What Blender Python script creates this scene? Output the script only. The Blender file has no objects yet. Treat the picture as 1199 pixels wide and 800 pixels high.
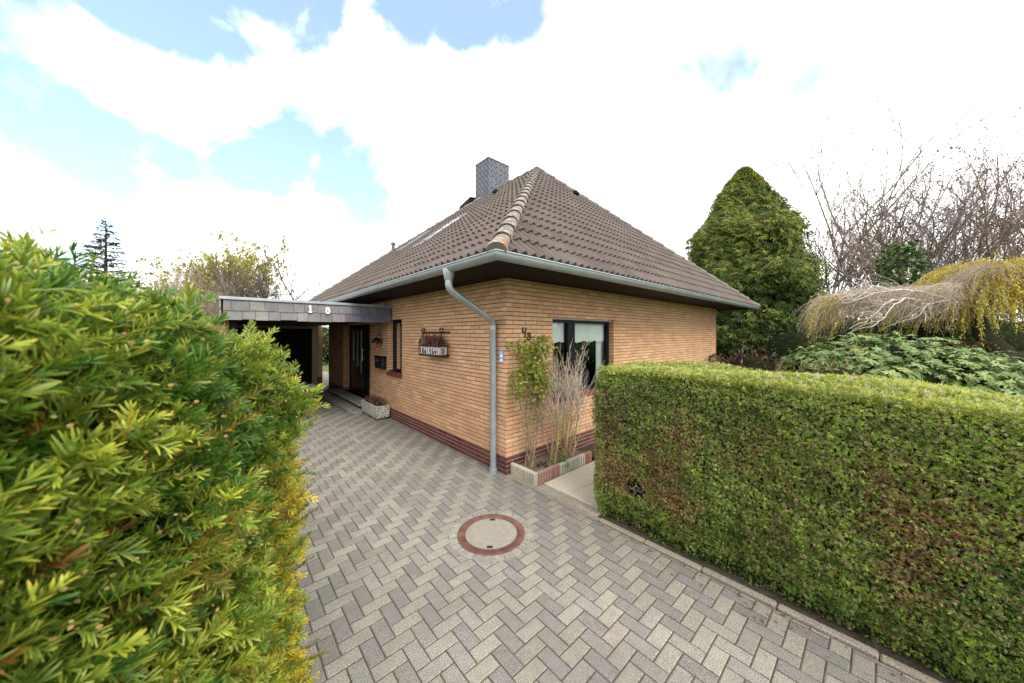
import bpy, math, random
import numpy as np
from mathutils import Vector
R_ = math.radians
S = bpy.context.scene
random.seed(11)
rng = np.random.default_rng(11)

# ------------------------------------------------------------------ camera, sky, sun, exposure
YAW = .7287
RX = np.array([math.cos(YAW), -math.sin(YAW)]); FW = np.array([math.sin(YAW), math.cos(YAW)])
CAM = np.array([-3.0136, -3.5002])
cam = bpy.data.cameras.new('camera'); camo = bpy.data.objects.new('camera', cam)
S.collection.objects.link(camo); S.camera = camo
camo.location = (CAM[0], CAM[1], 2.0); camo.rotation_euler = (math.pi/2, 0, -YAW)
cam.sensor_width = 36; cam.lens = 36*384.7/1199; cam.shift_y = -9.6/1199
cam.clip_start = .02; cam.clip_end = 2000
cam.dof.use_dof = True; cam.dof.focus_distance = 3.6; cam.dof.aperture_fstop = 4.5

SUN_EL = R_(46); SUN_DIR = Vector((-.22, -.95, 0)).normalized()*math.cos(SUN_EL) + Vector((0, 0, math.sin(SUN_EL)))
sun = bpy.data.lights.new('sun', 'SUN'); suno = bpy.data.objects.new('sun', sun); S.collection.objects.link(suno)
sun.energy = 1.5; sun.angle = R_(32); sun.color = (1, .95, .87)
suno.rotation_euler = SUN_DIR.to_track_quat('Z', 'Y').to_euler()

W = bpy.data.worlds.new('World'); S.world = W; W.use_nodes = True
nt = W.node_tree; nt.nodes.clear()
def N(t, kind, **kw):
    n = t.nodes.new(kind)
    for k, v in kw.items():
        if k in ('inp',):
            for a, b in v.items(): n.inputs[a].default_value = b
        else: setattr(n, k, v)
    return n
out = N(nt, 'ShaderNodeOutputWorld'); bg = N(nt, 'ShaderNodeBackground'); bg.inputs[1].default_value = .12
sky = N(nt, 'ShaderNodeTexSky', sky_type='NISHITA', sun_disc=False, sun_elevation=SUN_EL,
        sun_rotation=math.atan2(SUN_DIR.x, SUN_DIR.y), air_density=1.0, dust_density=.6, ozone_density=1.5)
nt.links.new(bg.outputs[0], out.inputs[0])
tc = N(nt, 'ShaderNodeTexCoord')
def direc(px, py):
    d = FW + RX*(px-599.5)/384.7
    v = Vector((d[0], d[1], (390.4-py)/384.7)); return v.normalized()
nz = N(nt, 'ShaderNodeTexNoise', inp={'Scale': 4.2, 'Detail': 9.0, 'Roughness': .58, 'Distortion': .25})
nt.links.new(tc.outputs['Generated'], nz.inputs['Vector'])
# openings in the cloud cover, each a soft spot in its own direction of the sky
holes = [((190, -12), 4.5, .9), ((185, 22), 2.4, .75), ((250, 18), 2.6, .8), ((282, 50), 2.4, .8), ((330, -2), 4, 1.0), ((400, -14), 4, 1.0), ((470, -6), 3.6, 1.0), ((540, -4), 3.6, 1.0), ((600, -22), 4, .9),
         ((5, 150), 3.2, .6), ((60, 162), 3.6, .75), ((120, 166), 3.6, .85), ((180, 172), 3, .75), ((235, 168), 2.8, .6), ((290, 172), 3.4, .9), ((345, 172), 3.6, .95), ((395, 192), 3.6, 1.0), ((428, 222), 3.2, .9), ((345, 205), 3, .7),
         ((750, 118), 5, .20), ((712, 60), 4, .18), ((830, 60), 5, .20), ((925, 20), 6, .12), ((1150, 60), 7, .3), ((1000, -200), 20, .5), ((-300, 60), 14, .6)]
acc = None
for (px, py), rad, amp in holes:
    d = direc(px, py)
    dp = N(nt, 'ShaderNodeVectorMath', operation='DOT_PRODUCT'); dp.inputs[1].default_value = d
    nt.links.new(tc.outputs['Generated'], dp.inputs[0])
    mr = N(nt, 'ShaderNodeMapRange', interpolation_type='SMOOTHSTEP')
    mr.inputs['From Min'].default_value = math.cos(R_(rad*2.2)); mr.inputs['From Max'].default_value = math.cos(R_(rad*.15))
    mr.inputs['To Min'].default_value = 0; mr.inputs['To Max'].default_value = amp
    nt.links.new(dp.outputs['Value'], mr.inputs['Value'])
    if acc is None: acc = mr.outputs[0]
    else:
        mx = N(nt, 'ShaderNodeMath', operation='MAXIMUM'); nt.links.new(acc, mx.inputs[0]); nt.links.new(mr.outputs[0], mx.inputs[1]); acc = mx.outputs[0]
nsub = N(nt, 'ShaderNodeMath', operation='MULTIPLY_ADD', inp={1: 5.0, 2: -2.5}); nt.links.new(nz.outputs['Fac'], nsub.inputs[0])
hsum = N(nt, 'ShaderNodeMath', operation='MULTIPLY_ADD'); nt.links.new(acc, hsum.inputs[0]); nt.links.new(nsub.outputs[0], hsum.inputs[1]); nt.links.new(acc, hsum.inputs[2])
blue = N(nt, 'ShaderNodeMapRange', interpolation_type='SMOOTHSTEP', inp={'From Min': .18, 'From Max': .85, 'To Min': 0.0, 'To Max': 1.0})
nt.links.new(hsum.outputs[0], blue.inputs['Value'])
nz2 = N(nt, 'ShaderNodeTexNoise', inp={'Scale': 5.0, 'Detail': 6.0, 'Roughness': .55}); nt.links.new(tc.outputs['Generated'], nz2.inputs['Vector'])
ccol = N(nt, 'ShaderNodeMix', data_type='RGBA'); ccol.inputs[6].default_value = (6.6, 6.75, 7.0, 1); ccol.inputs[7].default_value = (10.5, 10.4, 10.3, 1)
mr2 = N(nt, 'ShaderNodeMapRange', inp={'From Min': .38, 'From Max': .56}); nt.links.new(nz2.outputs['Fac'], mr2.inputs['Value']); nt.links.new(mr2.outputs[0], ccol.inputs[0])
skyb = N(nt, 'ShaderNodeMix', data_type='RGBA', blend_type='MULTIPLY'); skyb.inputs[0].default_value = 1; skyb.inputs[7].default_value = (1.5, 1.5, 1.45, 1)
nt.links.new(sky.outputs[0], skyb.inputs[6])
# thin veil of high cloud over the blue
veil = N(nt, 'ShaderNodeMix', data_type='RGBA'); veil.inputs[0].default_value = .25; veil.inputs[7].default_value = (4.0, 5.0, 5.6, 1)
nt.links.new(skyb.outputs[2], veil.inputs[6])
mixs = N(nt, 'ShaderNodeMix', data_type='RGBA'); nt.links.new(blue.outputs[0], mixs.inputs[0]); nt.links.new(ccol.outputs[2], mixs.inputs[6]); nt.links.new(veil.outputs[2], mixs.inputs[7])
nt.links.new(mixs.outputs[2], bg.inputs[0])

S.view_settings.view_transform = 'Standard'; S.view_settings.look = 'None'; S.view_settings.exposure = 1.15; S.view_settings.gamma = 1
S.render.engine = 'CYCLES'
cy = S.cycles; cy.max_bounces = 7; cy.diffuse_bounces = 3; cy.glossy_bounces = 3; cy.transmission_bounces = 4; cy.transparent_max_bounces = 12
cy.use_denoising = True
try: cy.denoiser = 'OPENIMAGEDENOISE'; cy.denoising_input_passes = 'RGB_ALBEDO_NORMAL'
except Exception: pass
cy.sample_clamp_indirect = 6

# ------------------------------------------------------------------ helpers
def cw(px, Z, py=None, z=None):
    """point at depth Z metres straight ahead, seen at column px (of 1199); height from py or z"""
    p = CAM + FW*Z + RX*(px-599.5)/384.7*Z
    zz = z if z is not None else 2+(390.4-py)/384.7*Z
    return np.array([p[0], p[1], zz])
def link(o): S.collection.objects.link(o)
def origin(o):
    v = Vector((0, 0, 0))
    while o is not None: v += o.location; o = o.parent
    return v
def tag(o, label=None, cat=None, group=None, kind=None):
    if label: o['label'] = label
    if cat: o['category'] = cat
    if group: o['group'] = group
    if kind: o['kind'] = kind
    return o
def thing(name, label, cat, loc=(0, 0, 0), group=None):
    o = bpy.data.objects.new(name, None); link(o); o.location = loc; o.empty_display_size = .2
    return tag(o, label, cat, group)
def finish(name, me, mat, parent):
    o = bpy.data.objects.new(name, me); link(o)
    for m in (mat if isinstance(mat, (list, tuple)) else [mat]): me.materials.append(m)
    if parent is not None: o.parent = parent
    return o
def np_mesh(name, V, F, C, mat, parent=None, smooth=False, midx=None):
    """V (n,3), F (m,4) quads, C (n,3) point colours"""
    V = np.asarray(V, np.float32); F = np.asarray(F, np.int32)
    if parent is not None: V = V-np.array(origin(parent), np.float32)
    me = bpy.data.meshes.new(name)
    me.vertices.add(len(V)); me.vertices.foreach_set('co', V.ravel())
    k = F.shape[1]
    me.loops.add(F.size); me.loops.foreach_set('vertex_index', F.ravel())
    me.polygons.add(len(F)); me.polygons.foreach_set('loop_start', np.arange(len(F), dtype=np.int32)*k)
    me.polygons.foreach_set('loop_total', np.full(len(F), k, np.int32))
    if midx is not None: me.polygons.foreach_set('material_index', np.asarray(midx, np.int32))
    me.polygons.foreach_set('use_smooth', np.full(len(F), smooth, bool))
    if C is not None:
        a = me.color_attributes.new('col', 'FLOAT_COLOR', 'POINT')
        C = np.asarray(C, np.float32); C4 = np.ones((len(V), 4), np.float32); C4[:, :3] = C; a.data.foreach_set('color', C4.ravel())
    me.update(); me.validate()
    return finish(name, me, mat, parent)
class MB:
    def __init__(s): s.V = []; s.F = []; s.C = []; s.sm = []
    def add(s, vs, fs, col=(.5, .5, .5), smooth=False):
        b = len(s.V); s.V += [tuple(map(float, v)) for v in vs]; s.C += [tuple(col)]*len(vs)
        for f in fs: s.F.append(tuple(b+i for i in f)); s.sm.append(smooth)
    def box(s, x0, x1, y0, y1, z0, z1, col=(.5, .5, .5), bev=0):
        if bev <= 0:
            vs = [(x, y, z) for z in (z0, z1) for y in (y0, y1) for x in (x0, x1)]
            s.add(vs, [(0, 2, 3, 1), (4, 5, 7, 6), (0, 1, 5, 4), (2, 6, 7, 3), (0, 4, 6, 2), (1, 3, 7, 5)], col)
        else:
            b = min(bev, (x1-x0)*.49, (y1-y0)*.49, (z1-z0)*.49)
            P = {}
            vs = []
            for i, (xa, xs) in enumerate(((x0, 1), (x1, -1))):
                for j, (ya, ys) in enumerate(((y0, 1), (y1, -1))):
                    for k, (za, zs) in enumerate(((z0, 1), (z1, -1))):
                        for ax in range(3):
                            p = [xa+xs*b, ya+ys*b, za+zs*b]; p[ax] = (xa, ya, za)[ax]
                            P[(i, j, k, ax)] = len(vs); vs.append(p)
            fs = []
            for i in (0, 1):
                q = [P[(i, 0, 0, 0)], P[(i, 1, 0, 0)], P[(i, 1, 1, 0)], P[(i, 0, 1, 0)]]; fs.append(q if i else q[::-1])
                q = [P[(0, i, 0, 1)], P[(1, i, 0, 1)], P[(1, i, 1, 1)], P[(0, i, 1, 1)]]; fs.append(q[::-1] if i else q)
                q = [P[(0, 0, i, 2)], P[(1, 0, i, 2)], P[(1, 1, i, 2)], P[(0, 1, i, 2)]]; fs.append(q if i else q[::-1])
            for j in (0, 1):
                for k in (0, 1):
                    q = [P[(0, j, k, 1)], P[(1, j, k, 1)], P[(1, j, k, 2)], P[(0, j, k, 2)]]; fs.append(q if (j ^ k) == 0 and j == 1 or (j == 0 and k == 1) else q[::-1])
                    q = [P[(j, 0, k, 0)], P[(j, 1, k, 0)], P[(j, 1, k, 2)], P[(j, 0, k, 2)]]; fs.append(q)
                    q = [P[(j, k, 0, 0)], P[(j, k, 1, 0)], P[(j, k, 1, 1)], P[(j, k, 0, 1)]]; fs.append(q)
            for i in (0, 1):
                for j in (0, 1):
                    for k in (0, 1): fs.append([P[(i, j, k, a)] for a in range(3)])
            s.add(vs, fs, col)
    def quad(s, a, b, c, d, col=(.5, .5, .5)): s.add([a, b, c, d], [(0, 1, 2, 3)], col)
    def tube(s, pts, rad, n=8, col=(.5, .5, .5), cap=True, smooth=True, closed=False):
        pts = [Vector(p) for p in pts]; m = len(pts)
        if not hasattr(rad, '__len__'): rad = [rad]*m
        vs = []; prev = None
        for i, p in enumerate(pts):
            if closed: t = pts[(i+1) % m]-pts[i-1]
            else: t = pts[min(i+1, m-1)]-pts[max(i-1, 0)]
            t.normalize()
            if prev is None: prev = t.orthogonal().normalized()
            a = (prev-t*prev.dot(t))
            if a.length < 1e-5: a = t.orthogonal()
            a.normalize(); b = t.cross(a); prev = a
            for k in range(n):
                an = 2*math.pi*k/n; vs.append(p+(a*math.cos(an)+b*math.sin(an))*rad[i])
        fs = []
        for i in range(m if closed else m-1):
            for k in range(n): fs.append((i*n+k, i*n+(k+1) % n, ((i+1) % m)*n+(k+1) % n, ((i+1) % m)*n+k))
        s.add(vs, fs, col, smooth)
        if cap and not closed:
            s.add(vs[:n], [tuple(range(n))[::-1]], col); s.add(vs[-n:], [tuple(range(n))], col)
    def lathe(s, prof, c, n=24, col=(.5, .5, .5), smooth=True):
        vs = []; fs = []
        for r, z in prof:
            for k in range(n): a = 2*math.pi*k/n; vs.append((c[0]+r*math.cos(a), c[1]+r*math.sin(a), c[2]+z))
        for i in range(len(prof)-1):
            for k in range(n): fs.append((i*n+k, i*n+(k+1) % n, (i+1)*n+(k+1) % n, (i+1)*n+k))
        s.add(vs, fs, col, smooth)
    def grid(s, P, col=(.5, .5, .5), smooth=True):
        r = len(P); c = len(P[0]); s.add([p for row in P for p in row], [(i*c+j, i*c+j+1, (i+1)*c+j+1, (i+1)*c+j) for i in range(r-1) for j in range(c-1)], col, smooth)
    def build(s, name, mat, parent=None):
        me = bpy.data.meshes.new(name)
        o0 = origin(parent) if parent is not None else Vector((0, 0, 0))
        me.from_pydata([(v[0]-o0.x, v[1]-o0.y, v[2]-o0.z) for v in s.V], [], s.F)
        me.polygons.foreach_set('use_smooth', s.sm)
        a = me.color_attributes.new('col', 'FLOAT_COLOR', 'POINT')
        a.data.foreach_set('color', np.array([c+(1,) if len(c) == 3 else c for c in s.C], np.float32).ravel())
        me.update()
        return finish(name, me, mat, parent)

# materials
def mat(name, col=None, rough=.8, attr=False, var=.15, vscale=8, bump=0, bscale=60, metal=0, spec=.3, speck=0, sscale=200, stain=0, stscale=1.5, staincol=(.1, .09, .08), trans=0):
    m = bpy.data.materials.new(name); m.use_nodes = True; t = m.node_tree; t.nodes.clear()
    o = N(t, 'ShaderNodeOutputMaterial'); p = N(t, 'ShaderNodeBsdfPrincipled')
    p.inputs['Roughness'].default_value = rough; p.inputs['Metallic'].default_value = metal; p.inputs['Specular IOR Level'].default_value = spec
    tc = N(t, 'ShaderNodeTexCoord'); co = tc.outputs['Object']
    if attr: a = N(t, 'ShaderNodeAttribute', attribute_name='col'); c = a.outputs['Color']
    else: a = N(t, 'ShaderNodeRGB'); a.outputs[0].default_value = (*col, 1); c = a.outputs[0]
    def noise(sc, det=4, r=.6):
        n = N(t, 'ShaderNodeTexNoise', inp={'Scale': sc, 'Detail': det, 'Roughness': r}); t.links.new(co, n.inputs['Vector']); return n.outputs['Fac']
    def mul(c, f, lo, hi, a0=.3, a1=.7):
        mr = N(t, 'ShaderNodeMapRange', inp={'From Min': a0, 'From Max': a1, 'To Min': lo, 'To Max': hi}); t.links.new(f, mr.inputs['Value'])
        mx = N(t, 'ShaderNodeMix', data_type='RGBA', blend_type='MULTIPLY'); mx.inputs[0].default_value = 1
        t.links.new(c, mx.inputs[6]); t.links.new(mr.outputs[0], mx.inputs[7]); return mx.outputs[2]
    if var: c = mul(c, noise(vscale), 1-var, 1+var)
    if speck: c = mul(c, noise(sscale, 2), 1-speck, 1+speck)
    if stain:
        mr = N(t, 'ShaderNodeMapRange', inp={'From Min': .45, 'From Max': .72, 'To Min': 0, 'To Max': stain}); t.links.new(noise(stscale, 6, .65), mr.inputs['Value'])
        mx = N(t, 'ShaderNodeMix', data_type='RGBA'); t.links.new(mr.outputs[0], mx.inputs[0]); t.links.new(c, mx.inputs[6]); mx.inputs[7].default_value = (*staincol, 1); c = mx.outputs[2]
    t.links.new(c, p.inputs['Base Color'])
    if bump:
        b = N(t, 'ShaderNodeBump', inp={'Strength': bump, 'Distance': .004}); t.links.new(noise(bscale, 5), b.inputs['Height']); t.links.new(b.outputs[0], p.inputs['Normal'])
    sh = p.outputs[0]
    if trans:
        tr = N(t, 'ShaderNodeBsdfTranslucent'); t.links.new(c, tr.inputs[0]); mxs = N(t, 'ShaderNodeMixShader'); mxs.inputs[0].default_value = trans
        t.links.new(sh, mxs.inputs[1]); t.links.new(tr.outputs[0], mxs.inputs[2]); sh = mxs.outputs[0]
    t.links.new(sh, o.inputs[0])
    return m
M = {}
PV = .80
M['paver'] = mat('paver', attr=True, rough=.92, var=.10, vscale=14, speck=.62, sscale=150, stain=.5, stscale=.9, staincol=(.14, .13, .115), bump=.5, bscale=220, spec=.2)
M['joint'] = mat('joint_sand', (.075, .068, .052), .95, var=.3, vscale=6, spec=.1, stain=.5, stscale=3, staincol=(.06, .07, .03))
M['brick'] = mat('brick', attr=True, rough=.85, stain=.22, stscale=1.6, staincol=(.30, .175, .10), var=.14, vscale=25, speck=.10, sscale=300, bump=.35, bscale=160, spec=.25)
M['mortar'] = mat('mortar', (.085, .066, .066), .95, var=.2, vscale=20)
M['mortar_pale'] = mat('mortar_pale', (.42, .37, .33), .95, var=.2, vscale=20)
M['tile'] = mat('roof_tile', attr=True, rough=.75, var=.24, vscale=2.2, speck=.18, sscale=70, stain=.35, stscale=4.0, staincol=(.085, .07, .055), bump=.4, bscale=120, spec=.35)
M['zinc'] = mat('zinc', (.36, .40, .425), .42, var=.12, vscale=5, metal=.55, spec=.5, stain=.25, stscale=6, staincol=(.3, .34, .34))
M['soffit'] = mat('dark_brown_boards', (.008, .006, .005), .7, var=.3, spec=.15, vscale=4)
M['black_frame'] = mat('black_frame', (.005, .006, .008), .5, var=.05, spec=.18)
M['sill'] = mat('red_sill', (.17, .036, .028), .45, var=.2, vscale=12, spec=.5)
M['slate'] = mat('slate', attr=True, rough=.6, var=.18, vscale=9, speck=.12, sscale=90, bump=.4, bscale=60, spec=.4)
M['white_metal'] = mat('white_metal', (.52, .54, .56), .4, var=.08, vscale=5)
M['sky_frame'] = mat('skylight_frame', (.20, .19, .18), .45, var=.1, metal=.4)
M['white'] = mat('white_paint', (.8, .8, .78), .5, var=.04)
M['iron'] = mat('wrought_iron', (.018, .014, .012), .55, var=.3, vscale=30)
M['rust'] = mat('rusty_iron', (.135, .066, .05), .85, var=.3, vscale=9, speck=.4, sscale=120, bump=.5, bscale=140, stain=.5, stscale=5, staincol=(.24, .13, .10))
M['concrete'] = mat('concrete', (.27, .25, .21), .92, var=.14, vscale=7, speck=.25, sscale=150, bump=.4, bscale=150, stain=.6, stscale=5, staincol=(.19, .165, .135))
M['grey_slab'] = mat('grey_slab', (.27, .255, .22), .9, var=.2, vscale=5, speck=.15, bump=.3, stain=.4, stscale=3, staincol=(.13, .13, .10))
M['soil'] = mat('soil', (.15, .105, .078), .97, var=.35, vscale=12, speck=.35, sscale=60, bump=1, bscale=40)
M['dark_soil'] = mat('dark_soil', (.045, .035, .026), .97, var=.4, vscale=10, speck=.4, sscale=50, bump=1, bscale=30)
M['lawn'] = mat('lawn', (.085, .13, .03), .95, var=.35, vscale=1.2, speck=.4, sscale=40, bump=1, bscale=25)
M['leaf'] = mat('leaf', attr=True, rough=.5, var=0, spec=.4, trans=.42)
M['gloss_leaf'] = mat('glossy_leaf', attr=True, rough=.42, var=0, spec=.5, trans=.18)
M['needle'] = mat('needle', attr=True, rough=.36, var=0, spec=.5, trans=.28)
M['bark'] = mat('bark', attr=True, rough=.9, var=.25, vscale=15, speck=.2, sscale=80, spec=.15)
M['core'] = mat('hedge_core', (.016, .019, .008), .95, var=.5, vscale=14, spec=.05)
M['plain'] = mat('painted', attr=True, rough=.6, var=.08, vscale=10)
M['dark_room'] = mat('dark_room', (.05, .045, .04), .9, var=.1)
M['carport_ceiling'] = mat('carport_ceiling', (.03, .024, .02), .8, var=.2)
M['black'] = mat('black_enamel', (.012, .012, .013), .3, var=.1, spec=.5)
M['garage_door'] = mat('garage_door', (.011, .009, .008), .75, var=.3, vscale=3, spec=.1)
M['tan_frame'] = mat('tan_frame', (.36, .29, .20), .8, var=.15)
def glass_mat():
    m = bpy.data.materials.new('window_glass'); m.use_nodes = True; t = m.node_tree; t.nodes.clear()
    o = N(t, 'ShaderNodeOutputMaterial'); g = N(t, 'ShaderNodeBsdfGlossy', inp={'Roughness': .01, 'Color': (.9, .95, .95, 1)}); tr = N(t, 'ShaderNodeBsdfTransparent', inp={'Color': (.92, .97, .95, 1)})
    f = N(t, 'ShaderNodeFresnel', inp={'IOR': 1.5}); mx = N(t, 'ShaderNodeMixShader')
    t.links.new(f.outputs[0], mx.inputs[0]); t.links.new(tr.outputs[0], mx.inputs[1]); t.links.new(g.outputs[0], mx.inputs[2]); t.links.new(mx.outputs[0], o.inputs[0]); return m
M['glass'] = glass_mat()
def sheer_mat():
    m = bpy.data.materials.new('sheer_curtain'); m.use_nodes = True; t = m.node_tree; t.nodes.clear()
    o = N(t, 'ShaderNodeOutputMaterial'); d = N(t, 'ShaderNodeBsdfDiffuse', inp={'Color': (.90, .93, .90, 1)}); tr = N(t, 'ShaderNodeBsdfTransparent')
    mx = N(t, 'ShaderNodeMixShader'); mx.inputs[0].default_value = .16
    t.links.new(d.outputs[0], mx.inputs[1]); t.links.new(tr.outputs[0], mx.inputs[2]); t.links.new(mx.outputs[0], o.inputs[0]); return m
M['sheer'] = sheer_mat()
def aggregate_mat(name, base, cols, scale):
    m = bpy.data.materials.new(name); m.use_nodes = True; t = m.node_tree; p = t.nodes['Principled BSDF']; p.inputs['Roughness'].default_value = .85
    tc = N(t, 'ShaderNodeTexCoord'); v = N(t, 'ShaderNodeTexVoronoi', inp={'Scale': scale}); t.links.new(tc.outputs['Object'], v.inputs['Vector'])
    r = N(t, 'ShaderNodeValToRGB'); r.color_ramp.interpolation = 'CONSTANT'
    sp = N(t, 'ShaderNodeSeparateColor'); t.links.new(v.outputs['Color'], sp.inputs[0]); t.links.new(sp.outputs[0], r.inputs[0])
    e = r.color_ramp.elements; e[0].color = (*cols[0], 1); e[0].position = 0; e[1].color = (*cols[1], 1); e[1].position = 1/len(cols)
    for i, c in enumerate(cols[2:], 2): x = e.new(i/len(cols)); x.color = (*c, 1)
    d = N(t, 'ShaderNodeMapRange', inp={'From Min': .3, 'From Max': .62}); t.links.new(v.outputs['Distance'], d.inputs['Value'])
    mx = N(t, 'ShaderNodeMix', data_type='RGBA'); t.links.new(d.outputs[0], mx.inputs[0]); t.links.new(r.outputs[0], mx.inputs[6]); mx.inputs[7].default_value = (*base, 1)
    t.links.new(mx.outputs[2], p.inputs['Base Color'])
    b = N(t, 'ShaderNodeBump', inp={'Strength': .6, 'Distance': .006}); b.invert = True; t.links.new(v.outputs['Distance'], b.inputs['Height']); t.links.new(b.outputs[0], p.inputs['Normal'])
    return m
M['aggregate'] = aggregate_mat('exposed_aggregate', (.46, .41, .32), [(.52, .45, .33), (.58, .52, .42), (.42, .34, .24), (.60, .56, .49), (.34, .29, .24)], 95)
M['trough'] = aggregate_mat('trough_pebbles', (.42, .40, .36), [(.60, .56, .50), (.16, .09, .07), (.46, .42, .37), (.07, .06, .06), (.62, .60, .56)], 30)

def jit(c, a=.1, b=.04):
    f = 1+random.uniform(-a, a); return tuple(max(.003, x*f*(1+random.uniform(-b, b))) for x in c)

# ------------------------------------------------------------------ ground
def sheet(name, x0, x1, y0, y1, z, m):
    b = MB(); b.quad((x0, y0, z), (x1, y0, z), (x1, y1, z), (x0, y1, z)); return tag(b.build(name, m), kind='structure')
b = MB(); b.quad((-400, -400, -.06), (400, -400, -.06), (400, 400, -.06), (-400, 400, -.06)); tag(b.build('ground', M['lawn']), kind='structure')
MH = (-.98, -.91)
def driveway():
    b = MB(); x0, x1, y0, y1 = -3.35, -.004, -7.0, 11.38
    cs = .1005
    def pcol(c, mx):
        f = 1-.20*max(0, min(1, (mx+.75)/.6)); f *= PV*random.uniform(.9, 1.1); return tuple(v*f*random.uniform(.985, 1.015) for v in c)  # darker towards the kerb: moss, plus the hedge's shadow put into the colour
    def stone(a0, a1, c0, c1, col):
        a0 = max(a0, x0); a1 = min(a1, x1); c0 = max(c0, y0); c1 = min(c1, y1)
        if a1-a0 < .02 or c1-c0 < .02: return
        mx, my = (a0+a1)/2, (c0+c1)/2; col = col(mx)
        if max(math.hypot(p-MH[0], q-MH[1]) for p in (a0, a1) for q in (c0, c1)) < .335: return
        g = .0038; h = random.uniform(-.0014, .0014); tx, ty = random.uniform(-.006, .006), random.uniform(-.006, .006); be = .006
        P = [(a0+g, c0+g), (a1-g, c0+g), (a1-g, c1-g), (a0+g, c1-g)]; Q = [(a0+g+be, c0+g+be), (a1-g-be, c0+g+be), (a1-g-be, c1-g-be), (a0+g+be, c1-g-be)]
        zz = lambda x, y, d: d+h+(x-mx)*tx+(y-my)*ty
        vs = [(x, y, -.02) for x, y in P]+[(x, y, zz(x, y, -.0035)) for x, y in P]+[(x, y, zz(x, y, 0)) for x, y in Q]
        fs = [(8, 9, 10, 11)]
        for k in range(4): l = (k+1) % 4; fs += [(k, l, 4+l, 4+k), (4+k, 4+l, 8+l, 8+k)]
        b.add(vs, fs, col)
    ni = int((x1-x0)/cs)+3; nj = int((y1-y0)/cs)+3
    for i in range(-3, ni):
        for j in range(-3, nj):
            m = (i-j) % 4; X = x0+i*cs; Y = y0+j*cs
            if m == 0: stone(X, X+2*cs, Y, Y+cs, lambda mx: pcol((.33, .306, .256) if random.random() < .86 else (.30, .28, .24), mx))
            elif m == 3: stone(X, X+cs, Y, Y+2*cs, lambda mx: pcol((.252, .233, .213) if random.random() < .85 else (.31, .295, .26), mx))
    for k in range(26):                                            # ring of small cut setts round the manhole
        a0 = 2*math.pi*k/26+.012; a1 = 2*math.pi*(k+1)/26-.012; col = jit((.26, .25, .215), .14, .015)
        vs = []
        for z in (-.02, .0035):
            for r in (.338, .415):
                for a in (a0, (a0+a1)/2, a1): vs.append((MH[0]+r*math.cos(a), MH[1]+r*math.sin(a), z))
        b.add(vs, [(6, 9, 10, 7), (7, 10, 11, 8), (9, 3, 4, 10), (10, 4, 5, 11), (0, 6, 7, 1), (1, 7, 8, 2), (0, 3, 9, 6), (2, 8, 11, 5)], col)
    o = tag(b.build('driveway', M['paver']), kind='structure')
    s = MB(); s.quad((x0-.02, y0, -.0065), (0, y0, -.0065), (0, y1, -.0065), (x0-.02, y1, -.0065)); tag(s.build('joint_sand', M['joint']), kind='structure')
driveway()
def herb_row():                                                     # row of square setts between kerb and slabs
    b = MB()
    y = -.525
    while y > -1.43:
        b.box(.07, .193, y-.098, y, -.05, .004+random.uniform(-.002, .002), jit((.27, .245, .195), .14), .006); y -= .102
    tag(b.build('paver_strip', M['paver']), kind='structure')
herb_row()
def kerb():
    b = MB(); y = -.03
    y = 0
    while y > -7:
        L = .5 if y < -.5 else .5
        b.box(.002, .064, y-L+.004, y, -.1, .008 if y > -1.4 else .022+random.uniform(-.006, .006), jit((.215, .185, .145), .16), .012); y -= L
    tag(b.build('kerb', M['paver']), kind='structure')
kerb()
def slabs():
    b = MB()
    for ix in range(0, 26):
        for iy in range(2):
            b.box(.2+ix*.5+.003, .2+(ix+1)*.5-.003, -.53-(iy+1)*.42+.003, -.53-iy*.42-.003, -.06, .016+random.uniform(-.003, .003), (.5, .45, .37), .006)
    tag(b.build('front_path', M['aggregate']), kind='structure')
slabs()
sheet('hedge_soil', .066, 2.2, -7, -1.40, -.004, M['dark_soil'])
sheet('yew_soil', -5.2, -3.352, -7, 4.0, -.004, M['dark_soil'])
sheet('wall_edging', -.0035, .0, 0, 10, .0065, M['grey_slab'])
sheet('bed_strip', 1.5, 9.2, -.52, -.005, .0, M['dark_soil'])
sheet('back_path', -.02, 1.2, 10.5, 16, -.02, M['concrete'])
sheet('garage_apron', -3.0, -.02, 11.385, 11.5, .0, M['concrete'])

def litter():
    b = MB()
    for _ in range(190):
        x = -abs(random.gauss(0, .16))-.006; y = random.uniform(-4.2, .0) if random.random() < .75 else random.uniform(0, 6); 
        if y > 0: x *= .4
        L, w, a = random.uniform(.006, .022), random.uniform(.003, .008), random.uniform(0, 6.3); c_, s_ = math.cos(a), math.sin(a); z = .0045+random.uniform(0, .004)
        col = random.choice([(.22, .13, .06), (.16, .10, .06), (.30, .24, .14), (.10, .12, .04), (.34, .32, .28)])
        b.add([(x+c_*p*L-s_*q*w, y+s_*p*L+c_*q*w, z+h) for p, q, h in ((-1, -.3, 0), (0, -1, .003), (1, 0, 0), (0, 1, .003))], [(0, 1, 2, 3)], col)
    o = b.build('leaf_litter', M['leaf']); tag(o, kind='stuff')

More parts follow.
